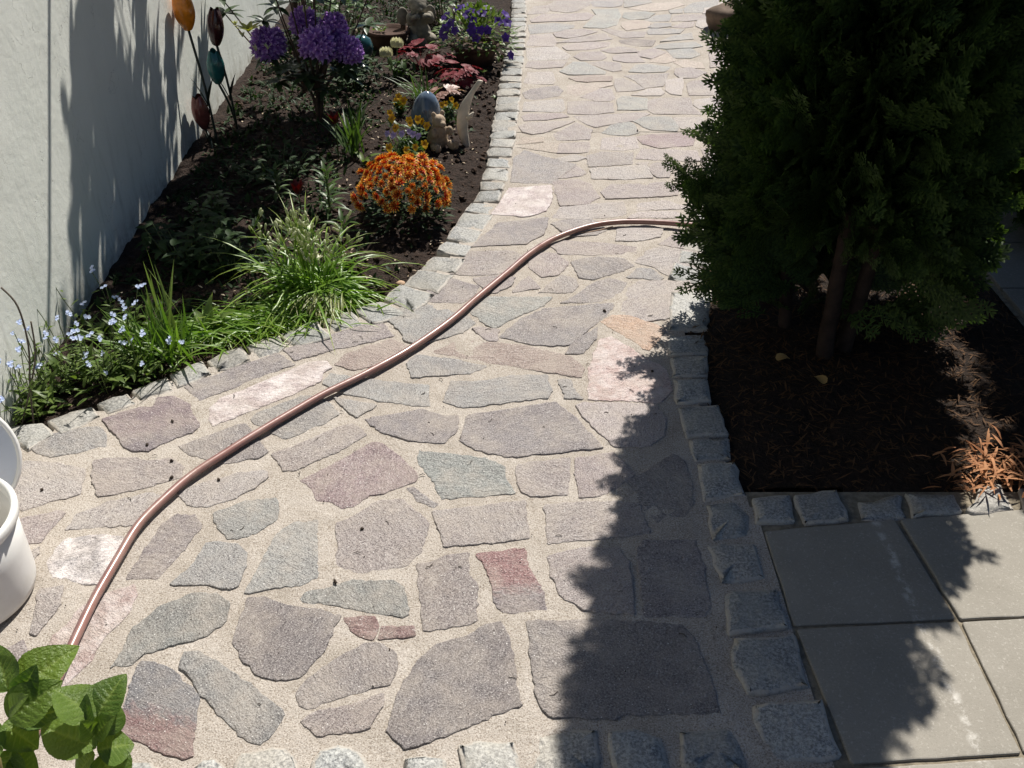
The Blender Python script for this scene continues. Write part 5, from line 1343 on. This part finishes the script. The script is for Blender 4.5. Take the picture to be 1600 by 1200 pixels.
# --- violas
M_YEL = leafmat('yellow_petal', (.70, .40, .01), (.80, .52, .02), .3, base=(.35, .12, .01), tcol=(1.2, .9, .3))
M_LIL = leafmat('lilac_petal', (.40, .30, .55), (.6, .5, .7), .3, tcol=(1, .9, 1.2))
def viola_mesh(mat):
    b = MB()
    for a, L, W in ((pi / 2 + .5, 1, .9), (pi / 2 - .5, 1, .9), (.1, .85, .8), (pi - .1, .85, .8), (-pi / 2, 1.05, 1.15)):
        strip(b, (0, 0, random.uniform(0, .05)), (cos(a), sin(a), .25), L, W, .4, 4, 'ovate', .12)
    return b.mesh('flower', mat)
vy = viola_mesh(M_YEL); vl = viola_mesh(M_LIL)
def viola(x, y, lab, spots, me, sc=.021):
    p = plant('viola', x, y, lab, 'flower', 'violas in front of the blue egg'); st = MB(); lv = MB()
    for (dx, dy, dz) in spots:
        dup('flower', me, p, (dx, dy, dz), aim((random.uniform(-.3, .3), -.9, .75), random.uniform(-.3, .3)), sc * random.uniform(.85, 1.15))
        tube(st, [(dx * .3, dy * .3, 0), (dx, dy + .01, dz)], .0018, 4)
    for k in range(70):
        s = random.choice(spots); strip(lv, (s[0] * random.random(), s[1] * random.random(), random.uniform(0, s[2] * .8)), rdir(random.uniform(0, 1.2)), .04, .016, .5, 3, 'lance', .2)
    st.build('stem', M_STEM, p); lv.build('foliage', M_GRN, p)
viola(-.47, 4.34, 'clump of bright yellow violas left of the blue egg', [(-.09, .04, .13), (-.07, .0, .10), (-.01, .03, .125), (.05, .02, .125), (.035, .0, .14), (.075, .0, .11), (.0, -.02, .13), (-.1, .06, .15)], vy)
viola(-.50, 4.20, 'clump of pale lilac violas in front of the yellow ones', [(-.04, .03, .11), (.0, .02, .12), (.05, .03, .115), (.075, .02, .11), (.03, .05, .12), (-.07, .05, .11)], vl, .017)
viola(-.45, 4.08, 'low clump of yellow violas just behind the chrysanthemum', [(.06, .04, .12), (-.02, .02, .10), (.0, .0, .08), (-.1, .05, .10), (.02, .03, .11)], vy, .02)
viola(-.57, 4.78, 'single group of orange yellow violas left of the strap leaf tuft', [(.0, 0, .1), (.025, 0, .08), (-.015, .01, .07), (.01, -.01, .06)], vy, .022)
viola(-.33, 4.72, 'dull yellow violas behind the animal figure', [(.0, 0, .1), (.03, 0, .12), (-.02, .01, .09), (.03, .02, .08), (.05, 0, .09)], vy, .018)

# --- red tulips in the shade
M_RTUL = leafmat('red_tulip', (.06, .005, .005), (.09, .008, .008), .12, tcol=(1.4, .4, .4))
for (x, y, h, lab) in ((-.80, 4.22, .17, 'dark red tulip in the shade left of the narrow leaf tuft'), (-.86, 3.60, .09, 'small dark red flower low in the shade behind the budding clump')):
    p = plant('red_tulip', x, y, lab, 'flower', 'red tulips in the shade'); t_ = MB()
    for k in range(6): a = k * 1.047; strip(t_, (cos(a) * .008, sin(a) * .008, h), (cos(a) * .5, sin(a) * .5, 1), .055, .034, -.3, 4, 'ovate', .4)
    t_.build('bloom', M_RTUL, p); t_ = MB(); tube(t_, [(0, 0, 0), (.004, 0, h * .5), (0, 0, h)], .003, 5); t_.build('stem', M_STEM, p)

# --- lily shoots
def lily(x, y, lab, h, n, L):
    p = plant('lily_shoot', x, y, lab, 'plant', 'leafy lily shoots'); st = MB(); lv = MB()
    tube(st, [(0, 0, -.01), (.003, 0, h * .5), (0, 0, h)], [.005, .004, .003], 6)
    for k in range(n):
        t = k / n; a = k * 2.4; strip(lv, (0, 0, h * (.12 + .86 * t)), (cos(a), sin(a), .35 + .9 * t), L * (1 - .45 * t), .017, 1.2 - .5 * t, 6, 'lance', .3)
    st.build('stem', M_STEM, p); lv.build('foliage', M_GRN, p)
lily(-.745, 3.62, 'leafy lily shoot with arching narrow leaves left of the chrysanthemum', .20, 30, .11)
lily(-.98, 3.75, 'shorter lily shoot in deep shade behind the budding clump', .13, 22, .09)
lily(-.66, 3.42, 'low lily shoot with two long leaves in front of the taller one', .06, 9, .13)

# --- broad leaved dark perennials in the shade
def perennial(x, y, lab, n, spread, h, L, mat, name='perennial', group=None):
    p = plant(name, x, y, lab, 'plant', group); st = MB(); lv = MB()
    for k in range(n):
        a = random.uniform(0, 2 * pi); r = spread * math.sqrt(random.random()); c = Vector((r * cos(a), r * sin(a), h * random.uniform(.45, 1)))
        tube(st, [(c.x * .5, c.y * .5, -.01), c], [.003, .002], 5)
        for j in range(6):
            b = j * pi / 2 + (j // 2) * .7 + k; strip(lv, c - Vector((0, 0, .035 * (j // 2))), (cos(b), sin(b), random.uniform(.05, .5)), L * random.uniform(.7, 1.1), L * .42, .8, 4, 'ovate', .25)
    tag(st.build('stem', M_STEM, p), kind='stuff'); lv.build('foliage', mat, p)
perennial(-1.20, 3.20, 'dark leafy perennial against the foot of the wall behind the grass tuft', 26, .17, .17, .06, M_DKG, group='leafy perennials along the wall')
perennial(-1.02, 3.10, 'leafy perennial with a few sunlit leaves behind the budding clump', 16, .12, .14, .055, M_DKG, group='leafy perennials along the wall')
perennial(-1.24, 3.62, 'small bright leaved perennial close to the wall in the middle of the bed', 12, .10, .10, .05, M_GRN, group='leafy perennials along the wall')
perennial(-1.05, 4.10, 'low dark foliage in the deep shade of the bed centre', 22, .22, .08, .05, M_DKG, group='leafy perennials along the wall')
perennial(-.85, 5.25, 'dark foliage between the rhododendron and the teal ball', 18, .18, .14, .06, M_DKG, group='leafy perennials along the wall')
perennial(-1.05, 6.2, 'leafy green perennial at the far end of the bed by the wall', 26, .25, .34, .08, M_GRN, group='leafy perennials along the wall')
perennial(-.45, 6.55, 'leafy green perennial behind the stone cherub', 26, .2, .3, .07, M_GRN, group='leafy perennials along the wall')

# --- star of Bethlehem clumps near the kerb
M_STRAW = leafmat('strap_leaf', (.09, .19, .016), (.21, .35, .045), .4, .36, .5, tip=(.33, .41, .09))
M_STARBUD = leafmat('pale_green_bud', (.34, .38, .20), (.52, .54, .36), .3)
sb = plant('star_of_bethlehem', -.72, 3.02, 'spreading clump of strap leaves with pale flower buds above', 'flower')
b = MB()
for k in range(560):
    a = random.uniform(0, 2 * pi); e = random.uniform(.1, .95)
    d = V(cos(a) * cos(e) + .28, sin(a) * cos(e) - .35, sin(e) * .75)
    strip(b, (random.gauss(0, .055), random.gauss(0, .045), .0), d, random.uniform(.18, .42), random.uniform(.006, .011), random.uniform(1.2, 2.6), 7, 'blade', .4, twist=random.gauss(0, .4))
b.build('blades', M_STRAW, sb)
st = MB(); bd = MB()
for k in range(30):
    a = random.uniform(0, 2 * pi); r = random.uniform(0, .17); top = Vector((r * cos(a) * 1.1 - .02, r * sin(a) * .7, random.uniform(.15, .27)))
    tube(st, crom([(top.x * .3, top.y * .3, 0), V(top.x * .7, top.y * .7, top.z * .55), top], 3), .0018, 4)
    for j in range(5):
        c = top + Vector((random.gauss(0, .02), random.gauss(0, .02), random.uniform(-.03, .035))); d = (c - top + Vector((0, 0, .04))).normalized()
        tube(st, [top - Vector((0, 0, .025)), c], .001, 4)
        blob(bd, c + d * .008, (.005, .005, .0125), 6, 5, rot=d.to_track_quat('Z', 'Y').to_matrix())
st.build('flower_stem', M_STRAW, sb); tag(bd.build('bud', M_STARBUD, sb), kind='stuff')
fl = MB()
for c in ((-.04, -.02, .21), (.02, .03, .235), (.05, -.03, .15)):
    for k in range(6): a = k * 1.047; strip(fl, c, (cos(a), sin(a), .45), .016, .007, .2, 3, 'lance', .2)
fl.build('white_flower', M_CREAM, sb)
s2 = plant('fallen_strap_leaves', -.88, 2.80, 'flattened mass of strap leaves lying along the kerb left of the budding clump', 'plant')
b = MB()
for k in range(900):
    x, y = random.gauss(-.02, .17), random.gauss(0, .055)
    a = random.choice((pi, 0, -2.4)) + random.gauss(0, .55) - .2
    strip(b, (x, y + x * .32, random.uniform(0, .035)), (cos(a), sin(a), random.uniform(.05, .5)), random.uniform(.09, .2), random.uniform(.004, .0075), random.uniform(.4, 1.6), 6, 'blade', .4, twist=random.gauss(0, .5))
b.build('blades', M_STRAW, s2)
s3 = plant('drooping_strap_leaves', -.66, 2.89, 'bunch of pale strap leaves hanging over the kerb stones', 'plant', dz=.02)
b = MB()
for k in range(130):
    a = -pi / 2 + random.gauss(0, .28); strip(b, (random.gauss(0, .035), random.gauss(.03, .02), random.uniform(.01, .05)), (cos(a), sin(a), random.uniform(.05, .5)), random.uniform(.10, .16), random.uniform(.004, .007), random.uniform(.8, 1.7), 6, 'blade', .4)
b.build('blades', leafmat('bleached_strap_leaf', (.16, .22, .06), (.36, .37, .17), .35, .4, .4, tip=(.42, .38, .18)), s3)

# --- upright grass tuft, broad leaves, forget-me-nots, dry twigs
tuft('bluebell_leaves', -1.13, 2.60, 'upright tuft of long green blades between the forget me nots and flattened leaves', 95, .23, .011, .75, leafmat('upright_blade', (.06, .13, .02), (.15, .25, .04), .35, .38, .45), (.2, 1.3), .045, 7, None, (.55, 1.45), (.0, -.05))
tuft('tall_blades', -1.16, 2.74, 'few tall stiff blades rising above the upright green tuft', 10, .30, .013, .45, leafmat('tall_blade', (.10, .15, .05), (.2, .26, .1), .35), (.1, .5), .04, 7, None, (.9, 1.5))
tl = plant('tulip_leaves', -1.02, 2.74, 'broad pale green leaves right of the upright blades', 'plant'); t_ = MB()
for a, e, L, W in ((.3, .9, .12, .05), (1.4, 1.2, .13, .04), (-.5, .6, .12, .05), (2.4, 1.0, .10, .04), (-1.4, .4, .09, .045)): strip(t_, (0, 0, 0), (cos(a) * cos(e), sin(a) * cos(e), sin(e)), L, W, .9, 7, 'ovate', .35)
t_.build('leaf', M_LTG, tl)
M_BLUE = leafmat('forget_me_not_petal', (.50, .60, .86), (.74, .80, .93), .25, tcol=(.9, 1, 1.2))
def forget(x, y, lab, n, sx, sy, h):
    p = plant('forget_me_not', x, y, lab, 'flower', 'forget me nots by the wall'); st = MB(); lv = MB(); b = MB()
    for k in range(5):
        c = V(random.gauss(0, .55), random.gauss(0, .55), random.uniform(-.2, .3))
        for j in range(5): a = j * 1.2566 + k; strip(b, c, (cos(a), sin(a), .35), .55, .5, .3, 3, 'round', .1)
    me = b.mesh('flower_cluster', M_BLUE)
    for k in range(n):
        bx, by = random.gauss(0, sx), random.gauss(0, sy); top = V(bx * 1.5 + random.gauss(0, .02), by * 1.2, h * random.uniform(.3, 1.0))
        tube(st, crom([(bx, by, -.01), V(bx, by, 0).lerp(top, .6) + rdir() * .01, top], 3), .0013, 4)
        dup('flower_cluster', me, p, top, aim((random.gauss(0, .3), -.5, 1), random.uniform(0, 6)), random.uniform(.008, .012))
        for j in range(9):
            q = V(bx, by, 0).lerp(top, random.uniform(.05, .75)); strip(lv, q, rdir(random.uniform(-.1, .9)), random.uniform(.018, .04), .008, .5, 3, 'lance', .2)
    for k in range(n * 5):
        strip(lv, (random.gauss(0, sx * 1.1), random.gauss(0, sy), random.uniform(0, .05)), rdir(random.uniform(.1, 1.1)), random.uniform(.035, .075), random.uniform(.012, .02), .8, 4, 'lance', .2)
    tag(st.build('stem', M_STEM, p), kind='stuff'); lv.build('foliage', M_FMN, p)
M_FMN = leafmat('forget_me_not_leaf', (.07, .12, .022), (.15, .21, .05), .35)
forget(-1.33, 2.46, 'pale blue forget me nots in front of the wall at the bed corner', 22, .06, .055, .24)
forget(-1.19, 2.48, 'forget me nots with pale blue flowers at the foot of the upright blades', 12, .045, .04, .17)
forget(-1.42, 2.32, 'thin straggling forget me nots right against the wall', 13, .025, .05, .30)
forget(-1.30, 2.70, 'taller forget me nots beside the wall behind the others', 12, .05, .04, .22)
dw = tag(empty('dry_stem', (-1.40, 2.26, zb(-1.40, 2.26))), 'two thin curved dry stems standing against the wall at the far left', 'twig'); t_ = MB()
tube(t_, crom([(0, -.03, 0), (.01, 0, .12), (.03, .03, .25), (.02, .06, .36), (-.02, .08, .41)], 5), .0028, 5)
tube(t_, crom([(-.04, -.03, 0), (.0, .0, .10), (.045, .02, .22), (.06, .03, .33)], 5), .0025, 5); t_.build('stalk', plain('dry_stalk', (.10, .08, .06), .8), dw)

# --- low ground cover, clods and pebbles
gc = MB(); n = 0
while n < 1700:
    x, y = random.uniform(-1.45, -.2), random.uniform(2.7, 7.2)
    if not inside(BED_POLY, x, y) or dist_line(EDGE_MID, x, y) < .14: continue
    if x > -.75 and random.random() < .82: continue
    n += 1; z = zb(x, y)
    for j in range(3): strip(gc, (x + random.gauss(0, .012), y + random.gauss(0, .012), z), rdir(random.uniform(.2, 1.2)), random.uniform(.02, .05), random.uniform(.008, .018), .7, 3, 'ovate', .2)
tag(gc.build('ground_cover', M_DKG), 'scattered small dark weeds and seedlings across the bed soil', 'weeds', kind='stuff')
M_CLOD = soil_material('soil_clod', (.03, .019, .013), (.11, .07, .05))
cl = MB(); n = 0
while n < 2600:
    x, y = random.uniform(-1.45, .0), random.uniform(2.25, 7.0)
    if not inside(BED_POLY, x, y) or dist_line(EDGE_MID, x, y) < .075: continue
    n += 1; r = random.uniform(.004, .012) * (1.5 if random.random() < .08 else 1)
    blob(cl, (x, y, zb(x, y) + r * .3), (r * random.uniform(.7, 1.4), r, r * .75), 6, 4, rot=Matrix.Rotation(random.uniform(0, 6), 3, 'Z'), jit=.6)
tag(cl.build('soil_clods', M_CLOD, smooth=False), 'crumbly brown soil clods over the flower bed', 'soil', kind='stuff')
M_CHIP = leafmat('pale_chip', (.25, .17, .10), (.62, .52, .38), .1, .7)
cp = MB(); n = 0
while n < 520:
    x, y = random.uniform(-1.4, .0), random.uniform(2.3, 6.8)
    if not inside(BED_POLY, x, y) or dist_line(EDGE_MID, x, y) < .08: continue
    n += 1; strip(cp, (x, y, zb(x, y) + .009), rdir(random.uniform(-.1, .5)), random.uniform(.008, .022), random.uniform(.004, .010), .5, 2, 'ovate', .3)
tag(cp.build('wood_chips', M_CHIP), 'pale dry flakes and chips scattered on the bed soil', 'litter', kind='stuff')
for (x, y, r, lab) in ((-.405, 3.08, .014, 'small tan pebble on the soil at the tip of the strap leaves'),):
    t_ = MB(); blob(t_, (0, 0, 0), (r * 1.3, r, r * .7), 12, 8, jit=.3); o = t_.build('pebble', plain('tan_pebble', (.5, .34, .22), .7)); o.location = (x, y, zb(x, y) + r * .5); tag(o, lab, 'pebble')
for (x, y, lab) in ((-.085, 5.18, 'tiny bright green seedling on the soil beside the kerb'), (-.17, 5.55, 'small green seedling right of the red leaved plants')):
    p = plant('seedling', x, y, lab, 'plant', 'seedlings near the kerb'); t_ = MB()
    for k in range(6): a = k * 1.1; strip(t_, (0, 0, 0), (cos(a), sin(a), .6), .035, .014, .5, 3, 'ovate', .2)
    t_.build('leaf', M_LTG, p)

# brown boulder at the top right, where the path widens
t_ = MB(); blob(t_, (0, 0, .06), (.15, .13, .11), 20, 14, jit=.35); o = t_.build('boulder', plain('brown_rock', (.16, .115, .085), .85, .25, .4, 12, .6, 40)); o.location = (1.42, 6.48, 0)
tag(o, 'rounded brown boulder at the path edge behind the conifer', 'rock')

# --- hydrangea, close to the camera
def hydrangea_leaf_material():
    m = NT('hydrangea_leaf')
    r = m.n('ObjectInfo').outputs['Random']; v = m.attr('v').outputs['Fac']; co = m.n('TexCoord').outputs['Object']
    vein = m.attr('r').outputs['Fac']
    c = m.mixc(r, (.045, .10, .016), (.15, .23, .035))
    c = m.mixc(m.ramp(m.noise(co, 3.5, 4), [(.4, 0), (.7, .35)]), c, (.18, .26, .04))
    c = m.mixc(m.math('MULTIPLY', vein, .55), c, (.26, .34, .10))
    m.fin(c, .36, m.bump(m.noise(co, 22, 4), .35, .03), .45)
    tr = m.n('BsdfTranslucent'); m.l(m.mixc(1, c, (1.4, 1.5, .5), 'MULTIPLY'), tr.inputs[0])
    mx = m.n('MixShader'); mx.inputs[0].default_value = .38; m.l(m.b.outputs[0], mx.inputs[1]); m.l(tr.outputs[0], mx.inputs[2]); m.l(mx.outputs[0], m.out.inputs[0])
    return m.mat
M_HYD = hydrangea_leaf_material()
def hyd_leaf(seed):
    rs = random.Random(seed); nu, nv = 40, 16; vs_ = []; fs = []; ve = []; vv = []
    curl = rs.uniform(.12, .3)
    for i in range(nu + 1):
        t = i / nu; w = .5 * (sin(pi * (t ** .72)) ** .8 if 0 < t < 1 else 0) ; w = max(w, .012)
        w *= 1 + .05 * (((t * 17) % 1.0) - .5) * (1 if .08 < t < .95 else 0)
        for j in range(nv + 1):
            u = (j / nv) * 2 - 1; ph = t * 8.0 - abs(u) * w * 3.4
            vein = max(0, 1 - abs((ph % 1.0) - .5) * 2 / .22 + 0) if False else max(0.0, 1 - min(ph % 1.0, 1 - ph % 1.0) / .085)
            mid = max(0.0, 1 - abs(u) * w / .014)
            vn = max(mid, vein * (1 - abs(u) ** 4) if .05 < t < .95 else 0)
            z = .16 * abs(u) * w * 1.2 - curl * t * t + .012 * sin(9 * t + 3 * u) - .014 * vn + .03 * (abs(sin(pi * ph)) - .5) * w * 1.2 * (1 - abs(u))
            vs_.append((u * w, t, z)); ve.append(vn); vv.append(t)
    for i in range(nu):
        for j in range(nv):
            a = i * (nv + 1) + j; fs.append((a, a + 1, a + nv + 2, a + nv + 1))
    me = bpy.data.meshes.new('leaf'); me.from_pydata(vs_, [], fs); me.materials.append(M_HYD)
    for nm, dd in (('v', vv), ('r', ve)):
        a = me.attributes.new(nm, 'FLOAT', 'POINT'); a.data.foreach_set('value', dd)
    me.polygons.foreach_set('use_smooth', [True] * len(fs)); me.update(); return me
hm = [hyd_leaf(s) for s in range(3)]
HB = Vector((-.73, .70, 0))
hp_ = tag(empty('hydrangea', HB + Vector((0, 0, .2))), 'bright green hydrangea shoots with broad veined leaves in the lower left corner', 'plant')
st = MB()
for i, (b0, b1, w, roll) in enumerate(HYDRANGEA):
    p0 = V(b0) - V(hp_.location); p1 = V(b1) - V(hp_.location); d = p1 - p0; L = d.length
    y = d.normalized(); up = Vector((0, -.25, 1)); x = y.cross(up).normalized(); x = Matrix.Rotation(roll, 3, y) @ x; z = x.cross(y)
    o = link('leaf', hm[i % 3], hp_); Mx = Matrix((x, y, z)).transposed().to_4x4(); Mx.translation = p0
    o.matrix_local = Mx @ Matrix.Diagonal((w * 1.18, L, L * .9, 1))
for tip in ((-.72, .80, .50), (-.815, .87, .50), (-.775, .78, .44), (-.72, .79, .46)):
    tp = V(tip) - V(hp_.location); tube(st, crom([(0, 0, -.02), tp * .5 + Vector((.01, 0, .02)), tp], 5), .0042, 7)
st.build('stem', leafmat('hydrangea_stem', (.12, .10, .035), (.16, .13, .05), .1), hp_)
pp = tag(empty('plant_pot', (HB.x, HB.y, .004)), 'round terracotta pot in which the hydrangea grows', 'pot'); t_ = MB()
lathe(t_, [(.0001, 0), (.10, 0), (.135, .17), (.148, .17), (.15, .21), (.135, .21), (.128, .185), (.0001, .185)], 40); t_.build('body', plain('terracotta', (.42, .19, .11), .8, .25), pp)

# --- crumbs and twigs lying on the paving
M_CRUMB = plain('dark_crumb', (.06, .045, .035), .85, .2, .5)
cr = MB()
for (x, y) in [(-1.03, 2.12), (-.94, 2.05), (-.92, 1.98), (-.79, 1.97), (-.79, 2.12), (-1.25, 1.93), (-.99, 2.23), (-.42, 1.6), (-.38, 1.78), (.32, 2.86), (.44, 2.49), (.62, 4.6)]:
    blob(cr, (x, y, .0065), (random.uniform(.004, .009), .004, .004), 7, 5, rot=Matrix.Rotation(random.uniform(0, 3), 3, 'Z'), jit=.8)
for k in range(70):
    x, y = random.uniform(-1.2, .5), random.uniform(1.2, 3.6); a = random.uniform(0, pi); L = random.uniform(.006, .022)
    if not inside(PATH_POLY, x, y): continue
    tube(cr, [(x, y, .005), (x + cos(a) * L * .5, y + sin(a) * L * .5, .0062), (x + cos(a + .4) * L, y + sin(a + .4) * L, .005)], random.uniform(.0006, .0012), 4)
for k in range(130):
    x, y = random.uniform(-1.3, .5), random.uniform(1.15, 3.8); r = random.uniform(.0008, .0022)
    if inside(PATH_POLY, x, y): blob(cr, (x, y, .0045), r, 5, 4, jit=.5)
tag(cr.build('path_crumbs', M_CRUMB), 'tiny dark crumbs and twigs scattered on the stone path', 'litter', kind='stuff')
